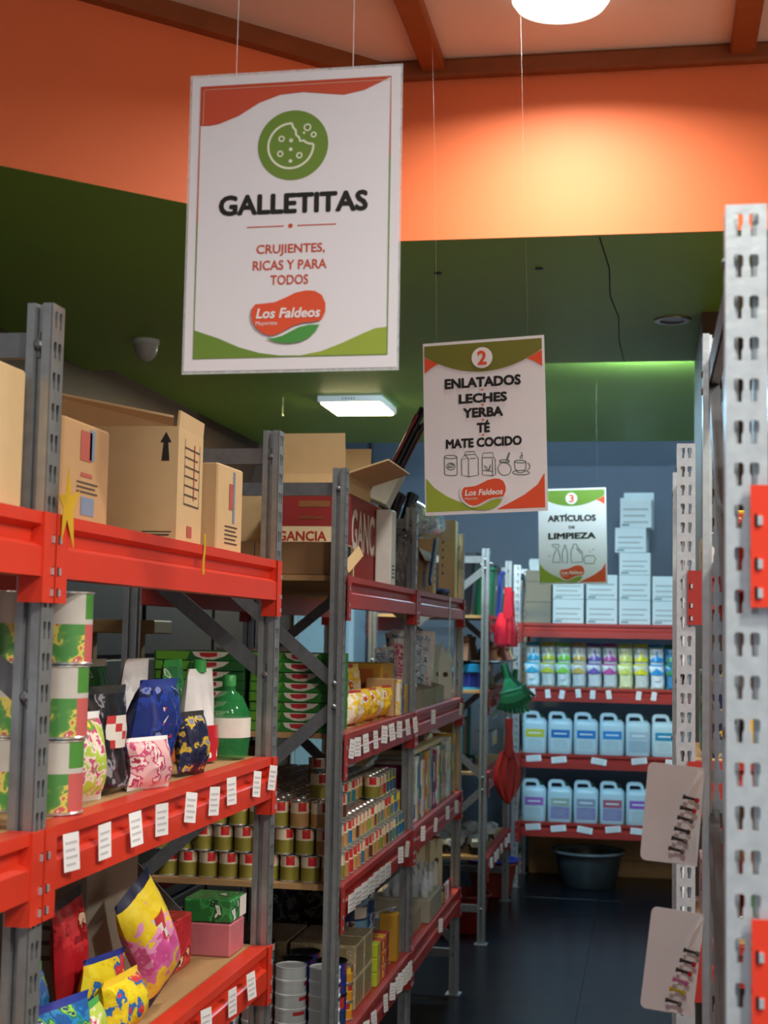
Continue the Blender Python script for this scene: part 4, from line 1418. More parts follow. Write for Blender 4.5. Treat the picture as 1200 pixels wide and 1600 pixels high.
for i in range(3):
    me = can_me(.06, .12, gold, gold, lab_y, gold, gold)
    tag(link('tin_can', me, None, L_(4.0 + .13 * i, .505, zb + .0), (0, 0, .5)), '%s gold tin standing at the back, %s' % (ORD[i], where), 'tin can', 'gold tins on the bottom shelf')
    tag(link('tin_can', me, None, L_(4.0 + .13 * i, .505, zb + .1205), (0, 0, .9)), '%s gold tin of the upper layer at the back, %s' % (ORD[i], where), 'tin can', 'gold tins on the bottom shelf')

# ------------------------------------------------------------------ second rack, far bay, top shelf
where = 'far bay of the second rack'
carton('brown carton with folded corner on the far bay top shelf, second rack', (.26, .28, .15), L_(5.10, .155, zt), mat=cardboard_d, flaps=(('l', 60, .06), ('f', 150, .05)), prints=[('front', .4, .1, .6, .5, pr_dark)])
carton('slim pale carton standing mid top shelf, second rack far bay', (.07, .10, .205), L_(5.33, .06, zt), mat=cardboard_l, tape=False, prints=lines('front', .3, .7, .2, .9, 6, pr_dark), name='slim_carton')
carton('tall flat carton at the far end of the top shelf, second rack', (.10, .07, .325), L_(5.97, .05, zt), mat=cardboard_l, rot=(0, 0, PI / 2 + .04), prints=lines('side', .2, .3, .3, .8, 5, pr_dark), tape=True)
carton('large plain carton behind the tall flat one, second rack top shelf', (.28, .28, .25), L_(5.72, .415, zt), mat=cardboard_d, tape=False)
bluep = M('blue_plastic', '2456a8', .3, 0, .06)
for k in range(5):
    q = MB()
    q.rbox((-.006, -.11, 0), (.006, .11, .012), .002)
    q.tube([(0, 0, .006), (0, 0, .17)], .006, 8)
    q.rbox((-.004, -.105, -.016), (.004, .105, 0), .001, 1)
    o = build(q, 'squeegee', [bluep, black_p], None, L_(5.66 + k * .04, .13, zt + .02), (0, R3(24), PI / 2))
    tag(o, 'blue floor squeegee head leaning in the row, %s from the slim carton' % ORD[k], 'squeegee', 'blue squeegees on the top shelf')
o = bag('crumpled clear film wrap draped over the far bay top shelf cartons', .5, .13, .14, L_(5.46, .07, zt + .212), film['silver'], film['silver'], 201, (0, 0, PI / 2), name='plastic_wrap', cat='film')
q = MB().rbox((-.016, -.005, 0), (.016, .005, .20), .003)
tag(build(q, 'flat_bar', M('slate_blue_plastic', '3a4f82', .35), None, L_(5.06, -.012, zt + .03), (0, R3(38), PI / 2)), 'slate blue flat handle lying diagonally across the cartons, top shelf', 'bar')
q = MB().rbox((-.10, -.09, 0), (.10, .09, .10), .01)
q.rbox((-.11, -.10, .10), (.11, .10, .115), .006)
tag(build(q, 'blue_crate', bluep, None, L_(4.95, .43, zt), FACE_L), 'blue plastic box behind the black packs, top shelf', 'box')

# second shelf: display trays with blister packs
blis = [film['silver'], film['pink'], film['navy'], film['white']]
for k in range(3):
    y = 5.03 + k * .27
    tray('grey cardboard display tray at the shelf edge, %s from the near upright, far bay' % ORD[k], (.24, .16, .10), L_(y, .10, zm), cardboard_g, front=.62, group='grey display trays on the second rack')
    for j in range(4):
        bag('blister pack in the %s grey tray, %s from its near end' % (ORD[k], ORD[j]), .07, .20 + .03 * ((j + k) % 3), .02, L_(y - .085 + j * .055, .10, zm + .016), blis[(j + 2 * k) % 4] if (j + k) % 2 else film['silver'], sealw, 210 + k * 5 + j,
            (0, R3(RND.uniform(-14, 14)), .25), name='blister_pack', cat='pack', flat=True, group='blister packs in the grey trays')
wdw = M('white_card', 'd8dcda', .5)
for k in range(3):
    q = MB()
    q.prism([(-.03, 0), (.03, 0), (.03, .16), (.02, .19), (.018, .24), (.004, .19), (-.004, .19), (-.016, .235), (-.02, .19), (-.03, .16)], -.002, .002)
    o = thing('backing_card', 'pale card with two prongs standing at the far end of the second shelf, %s one' % ORD[k], 'card', L_(5.86 + k * .05, .04 + k * .035, zm), (0, 0, .5), group='pronged cards on the second rack')
    build(q, 'card', wdw, o)
    build(MB().lathe([(0.0001, 0), (.011, 0), (.011, .002), (0.0001, .002)], 12, T=Matrix.Translation((0, -.0022, .10)) @ Matrix.Rotation(PI / 2, 4, 'X')), 'dark_spot', M('dark_wood_item', '4a2c24', .5), o)
q = MB()
q.loft([[(-.012 + .004 * math.sin(i * 1.1), -.001, -i * .035), (.012 + .004 * math.sin(i * 1.1), -.001, -i * .035), (.012 + .004 * math.sin(i * 1.1), .001, -i * .035), (-.012 + .004 * math.sin(i * 1.1), .001, -i * .035)] for i in range(9)])
o = tag(build(q, 'label_strip', wdw, None, L_(5.62, -.008, zt - .002), FACE_L), 'long pale plastic strip hanging down from the top beam', 'strip')

# third shelf: row of upright thin packs, small plank shelf above them
zc = LV[1] + .001
cols = ['8a1f58', 'd8d0c4', 'c9c8c4', '2f6f7a', 'd2c7b4', 'b0652a', 'b8a04a', '8a8f9a', '2c2c48', '9a2f4a', 'd8d4cc', '3d7a3e', 'c2973a']
nm = ['magenta', 'cream', 'white', 'teal', 'beige', 'orange brown', 'mustard', 'grey', 'navy', 'wine red', 'off white', 'green', 'ochre']
for k in range(18):
    c = k % 13 if k < 13 else (k * 3 + 1) % 11
    if k == 16:
        c = 11
    if k == 17:
        c = 12
    wd = .05 if k != 0 else .07
    h = .20 + .012 * ((k * 5) % 4) + (.03 if k == 17 else 0)
    base = M('pack_%d' % c, cols[c], .4, 0, .1, 40)
    carton('%s upright pack, %s from the near upright in the row, third shelf far bay' % (nm[c], ORD[k]), (wd, .14, h), L_(4.905 + k * .064, .085, zc), mat=base, tape=False, name='upright_pack', group='upright packs on the third shelf',
           prints=[('front', .12, .08, .88, .3, film[['lime', 'navy', 'orange', 'pink', 'silver'][k % 5]]), ('front', .2, .5, .8, .86, film[['silver', 'white', 'lime', 'snack', 'cobalt'][(k * 2) % 5]]), ('side', .1, .1, .5, .9, film[['silver', 'pink', 'white'][k % 3]])])
t = thing('plank_shelf', 'pale plank lying on the upright packs of the third shelf', 'plank', L_(5.24, .085, zc + .2365), FACE_L)
build(MB().rbox((-.36, -.075, 0), (.36, .075, .016), .002), 'plank', M('pale_plank', 'c9bd98', .6, 0, .1, 30), t)
dkpot = [M('dark_bowl', '2a211c', .25), M('brown_bowl', '4a352a', .3), M('steel_bowl', '8a9298', .2, .8)]
for k in range(5):
    q = MB().lathe([(.02, 0), (.042, .012), (.048, .04), (.045, .044), (.038, .02), (.0005, .008)], 18)
    tag(build(q, 'bowl', dkpot[k % 3], None, L_(4.96 + k * .1, .085, zc + .253), smooth=True), '%s small bowl on the pale plank, %s from the near upright' % (['dark', 'brown', 'steel'][k % 3], ORD[k]), 'bowl', 'small bowls on the pale plank')
for k in range(4):
    carton('stack of striped packs on the plank end, %s from below' % ORD[k], (.10, .09, .024), L_(5.49, .085, zc + .253 + k * .0245), mat=film[['snack2', 'lime', 'orange', 'navy'][k]], tape=False, name='small_packet', group='packs stacked on the plank end')

# bottom shelf of the far bay: cut tray of clear bottles, two wooden knife blocks, film packs
for i in range(5):
    for j in range(5):
        bottle('small clear bottle, %s row from the aisle, %s along the row, bottom shelf far bay' % (ORD[i], ORD[j]), [(.013, 0), (.0145, .002), (.0145, .05), (.011, .064), (.006, .074), (.006, .082)], MC('clear_bottle', 'd6e0ea', .04, .42), M('grey_cap', 'aab4bc', .35),
               L_(5.325 + j * .062, .028 + i * .036 + (.014 if j % 2 else 0), zb + .0865), cap=(.007, 0, .012), name='clear_bottle', group='clear bottles on the bottom shelf', n=12)
carton('flat grey carton under the clear bottles, bottom shelf far bay', (.325, .20, .085), L_(5.455, .105, zb), mat=cardboard_g, tape=False)
tray('low grey cardboard tray tilted on the bottom shelf near the middle upright', (.34, .22, .085), L_(5.08, .14, zb), cardboard_g, front=.8)
for k in range(3):
    bag('blue white film pack in the low grey tray, %s from the near end' % ORD[k], .12, .05, .022, L_(4.97 + k * .06, .14, zb + .026), film['silver' if k % 2 else 'cobalt'], sealw, 240 + k, (0, R3(-18), .15), name='film_pack', cat='pack', flat=True, group='film packs in the low tray')
for k in range(4):
    carton('small printed pack before the clear bottles, %s from the near side' % ORD[k], (.05, .012, .07), L_(5.68 + k * .062, .012, zb), mat=film[['navy', 'pink', 'white', 'red'][k]], tape=False, name='small_packet', group='small packs before the clear bottles')
woodp = M('pale_wood_box', 'd2c3a0', .55, 0, .1, 20)
for k in range(2):
    o = thing('milk_carton', '%s pale tall box with a notched red top behind the clear bottles' % ['near', 'far'][k], 'box', L_(5.735 + k * .14, .15 - k * .05, zb), (0, 0, PI / 2 - .5))
    q = MB()
    q.prism([(-.042, 0), (.042, 0), (.042, .225), (.012, .225), (.0, .175), (-.012, .225), (-.042, .225)], -.04, .04)
    build(q, 'body', woodp, o)
    build(MB().rbox((-.04, -.037, .2255), (-.014, .037, .232), .002).rbox((.014, -.037, .2255), (.04, .037, .232), .002), 'top', M('rust_red', '8a2f22', .5), o)
    build(MB().lathe([(0.0001, 0), (.012, 0), (.012, .003), (0.0001, .003)], 14, T=Matrix.Translation((0, -.041, .14)) @ Matrix.Rotation(PI / 2, 4, 'X')), 'knot', M('dark_wood_item', '4a2c24', .5), o)
carton('dark pack at the back of the bottom shelf, far bay', (.3, .2, .16), L_(5.15, .42, zb), mat=film['black'], tape=False)

# ------------------------------------------------------------------ household rack: bins, brooms, scoops
zD = (.411, .821, 1.221, 1.591)


def bin_(label, w, d, h, loc, mat, lid=None, rot=FACE_L, tagp=True, name='rubbish_bin'):
    o = thing(name, label, 'bin', loc, rot)
    b = MB()
    b.loft([rrect(w * .8, d * .8, .02, 0), rrect(w * .96, d * .96, .022, h * .88), rrect(w * 1.04, d * 1.04, .024, h * .89), rrect(w * 1.04, d * 1.04, .024, h * .95), rrect(w, d, .022, h * .95), rrect(w * .9, d * .9, .02, h * .93), rrect(w * .74, d * .74, .02, .01)])
    build(b, 'body', mat, o, smooth=True)
    if lid:
        build(MB().loft([rrect(w * 1.06, d * 1.06, .024, h * .951), rrect(w * 1.06, d * 1.06, .024, h * .985), rrect(w * .8, d * .8, .02, h)]), 'lid', lid, o, smooth=True)
    if tagp:
        build(MB().box((-.014, -d * .505, h * .5), (.014, -d * .50, h * .58)), 'price_tag', tag_paper, o)
    return o


gr_p = M('green_plastic', '17482c', .32, 0, .08)
rd_p = M('red_plastic', 'c3202c', .3, 0, .08)
bl_p = M('cobalt_plastic', '2a3f9c', .35, 0, .08)
cy_p = M('cyan_plastic', '2f9fd0', .35, 0, .08)
bin_('black square bin at the near end of the household rack top', .27, .36, .33, L_(7.30, .25, zD[3]), black_p, tagp=False)
bin_('dark green bin with a black lid behind the household rack post', .13, .12, .27, L_(7.54, .07, zD[3]), gr_p, black_p)
bin_('black tall bin between the green and the blue one', .16, .2, .27, L_(7.76, .12, zD[3]), black_p, black_p, tagp=False)
bin_('dark blue tall bin at the far end of the household rack', .16, .2, .27, L_(8.02, .12, zD[3]), bl_p)
q = MB().box((-.05, -.04, 0), (.05, .04, .003))
tag(build(q, 'paper_sheet', wdw, None, L_(7.54, .07, zD[3] + .272), (R3(-8), 0, PI / 2)), 'white paper sheet lying on the green bin lid', 'paper')


def scoop(label, loc, mat, w=.12, h=.15, hl=.16, rot=FACE_L, point=False):
    o = thing('dustpan' if not point else 'shovel_head', label, 'dustpan' if not point else 'shovel', loc, rot)
    b = MB()
    rings = []
    for k in range(7):
        v = k / 6
        ww = w / 2 * (.55 + .45 * min(1, v * 2.2)) if not point else w / 2 * (min(1, .5 + v * 1.4) if v < .5 else (1 - ((v - .5) * 2) ** 2 * .92) * 1.02)
        rings.append([(ww * (i / 4 - 1), -.012 + .035 * ((i / 4 - 1) ** 2) * (1 if not point else .5) + .004 * math.cos(i * PI), -h * v) for i in range(9)])
    top = [[(x, y - .002, z) for x, y, z in r] for r in rings]
    full = [r + t_[::-1] for r, t_ in zip(rings, top)]
    b.loft(full)
    build(b, 'blade', mat, o, smooth=True)
    build(MB().loft([[(x * s, y - .008, z) for x, y in ((-.018, -.008), (.018, -.008), (.018, .008), (-.018, .008))] for z, s in ((-.03, .7), (0, 1.2), (hl * .6, .8), (hl, .95))]), 'handle', mat, o)
    build(MB().tube([(0, 0, hl - .02), (0, .02, hl + .01), (0, .04, hl + .012)], .002, 6), 'hook', steel_d, o)
    return o


scoop('bright red dustpan hanging on the household rack front below the green bin', L_(7.26, -.075, 1.605), rd_p, .12, .155, .13, rot=(0, 0, .45))
scoop('second red dustpan hanging just behind the first one', L_(7.40, -.075, 1.59), M('dark_red_plastic', '8a1a24', .32), .12, .155, .13, rot=(0, 0, .55))
scoop('long dark red shovel head hanging low on the household rack', L_(7.24, -.09, .92), M('brick_red_plastic', '9a221c', .35), .15, .26, .16, rot=(0, 0, .5), point=True)

# tub, tray and brooms
o = thing('round_tub', 'ribbed dark blue tub with a cyan rim at the household rack near end', 'tub', L_(7.26, .125, zD[2]))
b = MB().lathe([(.10, 0), (.104, .012), (.104, .09), (.1, .095)], 28)
build(b, 'body', bl_p, o, smooth=True)
b = MB()
for k in range(14):
    a = 2 * PI * k / 14
    b.cbox((.105 * math.cos(a), .105 * math.sin(a), .05), (.008, .008, .08), 0, None)
build(b, 'rib', bl_p, o)
build(MB().lathe([(.108, .085), (.112, .088), (.112, .125), (.104, .127), (.104, .09)], 28, cap=False), 'rim', cy_p, o, smooth=True)
build(MB().lathe([(.109, 0), (.11, .004), (.109, .012)], 28, cap=False), 'base_ring', cy_p, o, smooth=True)
build(MB().box((.07, -.095, .095), (.1, -.085, .12)), 'price_tag', tag_paper, o, rot=(0, 0, .3))
carton('grey carton on the household rack behind the tub', (.30, .34, .13), L_(7.62, .25, zD[2]), mat=cardboard_g, tape=False)
carton('second grey carton on the household rack beyond the first', (.30, .34, .13), L_(7.96, .25, zD[2]), mat=cardboard_g, tape=False)
o = tag(build(MB().rbox((-.47, -.22, 0), (.47, .22, .012), .003), 'black_board', black_p, None, L_(7.64, .17, zD[2] + .1315), FACE_L), 'black board carrying the broom heads on the household rack', 'board')
zbr = zD[2] + .1445
brist = [M('brown_bristle', '5a3a28', .8, 0, .3, 120, .3), M('rust_bristle', '9a5a34', .8, 0, .3, 120, .3), M('salmon_bristle', 'c4786a', .8, 0, .3, 120, .3), M('wine_bristle', '8a2a38', .8, 0, .3, 120, .3), M('sky_bristle', '3f7fc0', .8, 0, .3, 120, .3), M('straw_bristle', 'd8c070', .8, 0, .3, 120, .3)]
bn = ['dark brown', 'rust brown', 'salmon', 'wine red', 'sky blue', 'straw yellow']
for k, (y, inn, c, w, h) in enumerate(((7.22, .11, 0, .19, .13), (7.36, .02, 1, .13, .085), (7.46, -.02, 1, .10, .085), (7.57, -.03, 2, .12, .08), (7.56, .08, 4, .12, .06), (7.70, -.02, 3, .12, .08), (7.82, -.02, 5, .08, .08))):
    o = thing('broom_head', '%s broom head with flaring bristles, %s from the household rack post' % (bn[c], ORD[k]), 'broom head', L_(y, inn, zbr), (0, 0, PI / 2 - .2), 'broom heads on the black board')
    b = MB()
    n_ = 15
    for i in range(n_):
        u = (i + .5) / n_ - .5
        b.loft([[(u * w * 1.05 - w / n_ * .48, -.024, 0), (u * w * 1.05 + w / n_ * .48, -.024, 0), (u * w * 1.05 + w / n_ * .48, .024, 0), (u * w * 1.05 - w / n_ * .48, .024, 0)],
                [(u * w * .55 - w / n_ * .25, -.014, h * .7), (u * w * .55 + w / n_ * .25, -.014, h * .7), (u * w * .55 + w / n_ * .25, .014, h * .7), (u * w * .55 - w / n_ * .25, .014, h * .7)]])
    build(b, 'bristles', brist[c], o)
    build(MB().rbox((-w * .3, -.018, h * .7), (w * .3, .018, h * .92), .004), 'block', brist[c] if c != 5 else woodp, o)
    build(MB().lathe([(.014, h * .92), (.012, h)], 10), 'socket', black_p, o)


def rake(label, loc, mat, rot):
    o = thing('rake_head', label, 'rake', loc, rot)
    for k in range(8):
        a = R3(-26 + k * 7.4)
        r = MB()
        p = []
        for i in range(6):
            s = i / 5 * .17
            p.append((math.sin(a) * s * 1.1, -.01 - .02 * math.sin(i / 5 * PI * .8), -math.cos(a) * s))
        r.loft([[(x - .007 - .003 * i / 5, y, z), (x + .007 + .003 * i / 5, y, z), (x + .007 + .003 * i / 5, y + .003, z), (x - .007 - .003 * i / 5, y + .003, z)] for i, (x, y, z) in enumerate(p)])
        build(r, 'tine', mat, o)
    build(MB().rbox((-.06, -.03, -.085), (.06, -.022, -.07), .002), 'cross_strip', mat, o)
    build(MB().lathe([(.016, -.02), (.014, .06)], 10), 'socket', mat, o)
    return o


rk_g = M('rake_green', '1f6a40', .35, 0, .1)
rake('green plastic leaf rake head hanging on the household rack front', L_(7.27, -.07, 1.29), rk_g, (0, R3(-14), .4))
rake('second green leaf rake head hanging behind, tilted outwards', L_(7.42, -.07, 1.29), M('rake_dark_green', '174a30', .35, 0, .1), (0, R3(-24), .5))
rake('third green leaf rake head hanging lower at the back', L_(7.54, -.09, 1.26), rk_g, (0, R3(6), .4))
for k in range(3):
    q = MB().prism([(-.018, -.13), (.018, -.13), (.02, -.02), (.006, 0), (-.006, 0), (-.02, -.02)], -.003, .003)
    tag(build(q, 'wall_scraper', [wdw], None, L_(7.62 + k * .07, -.03, 1.29), (0, R3(-20), PI / 2)), 'grey white scraper hanging beside the green rakes, %s from the left' % ORD[k], 'scraper', 'grey scrapers beside the rakes')
# 0.82 shelf: teal stick, hooks of green cards, yellow cards
tealm = M('teal_handle', '1f8a92', .3)
for k in range(2):
    o = thing('hand_brush', '%s teal handled brush standing on the household rack' % ['first', 'second'][k], 'brush', L_(7.22 + k * .28, .14, zD[1]))
    build(MB().rbox((-.04, -.07, 0), (.04, .07, .035), .004), 'bristles', black_p, o)
    build(MB().rbox((-.045, -.075, .035), (.045, .075, .055), .004), 'block', gr_p, o)
    build(MB().tube([(0, 0, .055), (0, 0, .30)], .010, 10), 'handle', tealm, o, smooth=True)
carton('dark carton on the household rack middle shelf', (.42, .28, .22), L_(7.80, .33, zD[1]), mat=cardboard_d, tape=False)
for k in range(6):
    g_ = k < 3
    q = MB().box((-.022, -.0015, -.075), (.022, .0015, 0), 0).box((-.018, -.0024, -.066), (.018, -.0014, -.03), 1)
    o = tag(build(q, 'hang_card', [wdw, M('card_green', '5a9a3e', .4) if g_ else M('card_yellow', 'd2cc36', .4)], None, L_(7.78 + (k % 3) * .08, .045, (1.12 if g_ else .98)), FACE_L),
            '%s and white hanging card, %s of three in the %s row, household rack' % ('green' if g_ else 'yellow', ORD[k % 3], 'upper' if g_ else 'lower'), 'card', 'hanging cards on the household rack')
    build(MB().tube([(0, 0, -.004), (0, .09, -.004)], .0015, 6), 'hook', steel_d, o)
# lowest shelf: black and white spray heads
spw = M('spray_white', 'd2dbe0', .35)
for k in range(24):
    i, j = k % 8, k // 8
    o = thing('spray_trigger', 'black and white spray trigger, %s along, %s row from the aisle, household rack' % (ORD[i], ORD[j]), 'spray trigger', L_(7.20 + i * .095, .07 + j * .10, zD[0] + .003), (0, R3(RND.uniform(-4, 4)), RND.uniform(0, 6)), 'spray triggers on the lowest household shelf')
    o.scale = (1.35, 1.35, 1.35)
    link('collar', cached('spc', lambda: MB().lathe([(.016, 0), (.016, .022), (.010, .028)], 10).mesh('collar', [black_p], True)), o)
    link('head', cached('sph', lambda: MB().prism([(-.03, .028), (.03, .026), (.042, .034), (.042, .046), (-.012, .056), (-.034, .048)], -.011, .011).mesh('head', [spw])), o)
    link('lever', cached('spl', lambda: MB().prism([(.026, .03), (.032, .03), (.042, .0), (.036, -.002)], -.005, .005).mesh('lever', [black_p])), o, (0, 0, .008))
for k in range(6):
    bag('black crumpled pack behind the spray triggers, %s along the lowest household shelf' % ORD[k], .13, .15, .05, L_(7.2 + k * .15, .41, zD[0]), film['black'], sealk, 260 + k, (0, 0, PI / 2 + .2), name='film_pack', cat='pack', group='black packs on the lowest household shelf', flat=True)


# basins on the floor
def basin(label, loc, r, h, mat, rimm=None, sc=(1, 1, 1)):
    o = thing('plastic_basin', label, 'basin', loc)
    o.scale = sc
    build(MB().lathe([(r * .72, 0), (r * .75, .006), (r * .95, h * .9), (r * .93, h * .9), (r * .72, .012), (.001, .01)], 36), 'body', mat, o, smooth=True)
    build(MB().lathe([(r * .93, h * .9), (r * .95, h * .99), (r * 1.04, h), (r * 1.05, h * .95), (r * .95, h * .88)], 36, cap=False), 'rim', rimm or mat, o, smooth=True)
    return o


basin('large dark grey basin on the floor under the rear rack', (-.36, 8.93, 0), .215, .215, M('charcoal_plastic', '3a4144', .3, 0, .1), M('grey_rim', '5f686c', .3))
basin('terracotta bucket on the floor under the household rack', (-.895, 8.465, 0), .150, .19, M('terracotta_plastic', '9a4230', .35, 0, .1))
basin('blue basin nested on top of the terracotta bucket', (-.895, 8.465, .135), .153, .07, bl_p)
basin('dark red basin on the floor behind the household rack foot', (-.935, 7.42, 0), .145, .19, M('dark_red_basin', '8a1f1f', .35, 0, .1))

# ------------------------------------------------------------------ rear rack
ZF = (.393, .796, 1.191, 1.573)
YR = 8.72
pwb = M('white_printed_carton', 'c4d6dc', .6, 0, .05, 12)
pb = M('pale_grey_print', '9aa8ae', .6)
CENT = {}
stk = [(-.483, [.145, .13]), (-.283, [.145, .150]), (-.088, [.145, .150, .135, .150, .18]), (.108, [.140, .150]), (.305, [.13, .13, .12])]
for c, (x, hs) in enumerate(stk):
    z = ZF[3]
    for k, h in enumerate(hs):
        sh = -.018 if (c == 2 and k == 3) else (.012 if (c == 2 and k == 4) else 0)
        pr = lines('front', .1, .9, .15, .8, 3, pb, .3) + [('front', .06, .06, .3, .12, M('carton_print_teal', '4f7f8c', .6))]
        carton('white carton, %s from below in the %s stack from the left, rear rack' % (ORD[k], ORD[c]), (.185, .24, h - .0015), (x + sh, YR + .15, z), (0, 0, R3(-4) if (c == 2 and k >= 3) else 0), pwb, pr, tape=False, name='white_carton',
               group='white cartons on the rear rack', flaps=(('b', 2, .055), ('f', 175, .03)) if (c == 2 and k == 4) else ())
        z += h
for k in range(3):
    carton('brown grey carton, %s from below at the left end of the rear rack' % ORD[k], (.155, .24, [.125, .125, .07][k] - .0015), (-.665, YR + .17, ZF[3] + [0, .125, .25][k]), (0, 0, 0), cardboard_g, tape=False, group='brown grey cartons on the rear rack')
q = MB().prism([(-.03, 0), (.04, 0), (.04, .07), (-.03, .07), (-.036, .05)], -.04, .04)
tag(build(q, 'white_packet', [pwb], None, (-.69, YR + .12, ZF[3] + .319)), 'small pale packet on top of the brown grey cartons, rear rack', 'packet')

pc = [('cyan', '3aa8cc', 'c8e2ea'), ('yellow', 'c8c43a', 'c2ccc8'), ('bright green', '8fd04a', 'c8dcd8'), ('amber', 'c8a85a', 'c2ccce'), ('purple', '6a58a8', 'c0ccd2'), ('magenta', 'a84a98', 'b8c6cc'), ('lime', 'c6d06a', 'd2dcb0'),
      ('lemon', 'd2d02a', 'c2ccc8'), ('azure', '2f8fd2', 'd2e2ee'), ('sea green', '3a8a5a', '3f86b8'), ('pale blue', '6fb0d0', 'd0dde2'), ('leaf green', '5aa04a', 'c8d8c0')]
for k, (n_, a, b) in enumerate(pc):
    for r_ in range(2):
        o = thing('refill_pouch', '%s refill pouch, %s from the left, %s row of the rear rack' % (n_, ORD[k], ['front', 'back'][r_]), 'pouch', (-.70 + k * .093, YR + .075 + r_ * .10, ZF[2] + (0 if r_ == 0 else .0)), (0, 0, 0), 'refill pouches on the rear rack')
        hh = .145 if r_ == 0 else .265
        link('film', bag_me(.084, hh, .06, M('pouch_%d' % k, b, .25, 0, .25, 25), M('pouchtop_%d' % k, a, .25), 300 + r_, True), o)
        link('printed_panel', cached(('pp', k, r_), lambda: MB().loft([[((i / 4 - .5) * .078, -.032 + .018 * (i / 2 - 1) ** 2 + (.012 if zz > .7 else 0) + (.012 if zz > .9 else 0), hh * zz) for i in range(5)] for zz in ((.58, .75, .93) if r_ == 0 else (.6, .72, .93))], 0, False, closed=False).mesh('printed_panel', [M('pouchtop_%d' % k, a, .25)], True)), o)
        if r_ == 0 and k in (0, 2, 8):
            build(MB().cbox((0, -.034, hh * .42), (.03, .002, .03)), 'sticker', white, o)

jugm = M('milky_jug', 'b8d2dc', .35, 0, .06, 10)


def jug(label, loc, lab, lab2=None, clear=False):
    o = thing('detergent_jug', label, 'jug', loc, (0, 0, 0), 'detergent jugs on the rear rack')
    W_, D_ = .146, .12

    def body():
        b = MB()
        b.loft([rrect(W_ * .94, D_ * .94, .02, 0), rrect(W_, D_, .022, .008), rrect(W_, D_, .022, .172), rrect(W_ * .97, D_ * .96, .03, .186), rrect(W_ * .9, D_ * .8, .03, .196), rrect(W_ * .6, D_ * .5, .02, .203)])
        return b.mesh('body', [jugm], True)
    link('body', cached('jugb', body), o)

    def hnd():
        b = MB()
        out = [(-.070, .17), (-.070, .226), (-.062, .242), (-.046, .247), (.004, .247), (.020, .240), (.030, .222), (.036, .17)]
        inn = [(-.052, .19), (-.052, .218), (-.049, .224), (-.044, .227), (.002, .227), (.008, .224), (.012, .218), (.014, .19)]
        b.loft([[(x, -.03, z) for x, z in out], [(x, .012, z) for x, z in out], [(x, .012, z) for x, z in inn], [(x, -.03, z) for x, z in inn], [(x, -.03, z) for x, z in out]], cap=False, closed=False)
        return b.mesh('handle', [jugm], True)
    link('handle', cached('jugh', hnd), o)
    link('neck', cached('jugn', lambda: MB().lathe([(.026, .18), (.022, .205), (.019, .212)], 16).mesh('neck', [jugm], True)), o, (.034, .015, 0))
    link('cap', cached('jugc', lambda: MB().lathe([(.021, .205), (.021, .228), (.018, .231)], 16).mesh('cap', [M('dark_green_cap', '16382c', .4)], True)), o, (.034, .015, 0))
    q = MB()
    q.box((-.052, -D_ / 2 - .0015, .095), (.058, -D_ / 2 + .001, .142), 0)
    q.box((-.052, -D_ / 2 - .0012, .022), (.058, -D_ / 2 + .001, .090), 1)
    q.box((-.035, -D_ / 2 - .0022, .115), (.04, -D_ / 2 - .0014, .123), 2)
    for k in range(4):
        q.box((-.042, -D_ / 2 - .0019, .034 + k * .013), (.046 - .01 * (k % 2), -D_ / 2 - .0011, .038 + k * .013), 3)
    build(q, 'label', [lab, lab2 or M('jug_paper', 'bccfd4', .45), M('jug_white', 'e0ecf0', .4), M('jug_greyprint', '9fb4bc', .5)], o)


jl = [('yellow', M('jug_yellow', 'c6c23a', .4), None), ('royal blue', M('jug_blue', '1f6fb4', .4), None), ('blue', M('jug_blue2', '2178bd', .4), None), ('bright blue', M('jug_blue3', '2a86c8', .4), None), ('pale grey', M('jug_pale', 'a8bcc8', .4), M('jug_pale2', '9ab0c0', .4)),
      ('teal blue', M('jug_teal', '1f86ac', .4), None), ('sky blue', M('jug_sky', '4aa0cc', .4), None), ('navy blue', M('jug_navy', '2a4f94', .4), None)]
for k, (n_, m, m2) in enumerate(jl[:7]):
    jug('white detergent jug with %s label, %s from the left, upper jug row' % (n_, ORD[k]), (-.678 + k * .153, YR + .075, ZF[1]), m, m2)
li = M('jug_lilac', '8a7fb0', .4, 0, .25, 30)
jl = [('orchid pink', M('jug_orchid', 'a468b8', .4), None), ('pale green and lilac', M('jug_palegreen', '9fb0a0', .4), li), ('grey and lilac', M('jug_greylilac', '8f9ab0', .4), li), ('red topped lilac', M('jug_redtop', 'a85a6c', .4), li), ('violet', M('jug_violet', '9058b4', .4), None),
      ('plum', M('jug_plum', '7a4a94', .4), li), ('mauve', M('jug_mauve', 'a080b4', .4), None), ('lavender', M('jug_lavender', 'a8a0c8', .4), None)]
for k, (n_, m, m2) in enumerate(jl[:7]):
    jug('detergent jug with %s label, %s from the left, lower jug row' % (n_, ORD[k]), (-.678 + k * .154, YR + .075, ZF[0]), m, m2)
tag(build(MB().rbox((-.75, 9.29, 0), (.5, 9.36, .10), .006).rbox((-.75, 9.31, .1), (.5, 9.33, .32), .004), 'wood_skid', pine_m), 'wooden skid beam lying at the foot of the rear wall', 'beam')
# pale cabinet behind the second rack
t = thing('tall_cabinet', 'pale blue cabinet standing against the rear wall behind the shelving', 'cabinet', (-2.08, YB - .21, 0))
build(MB().rbox((-.2, -.2, 0), (.2, .2, 1.72), .006), 'body', M('pale_blue_metal', 'a9c6d6', .4), t)
build(MB().rbox((-.17, -.212, .06), (.17, -.2, 1.66), .004), 'door', M('sky_metal', '8fb4ca', .4), t)
build(MB().rbox((.12, -.225, .85), (.135, -.212, 1.0), .002), 'handle', steel_d, t)

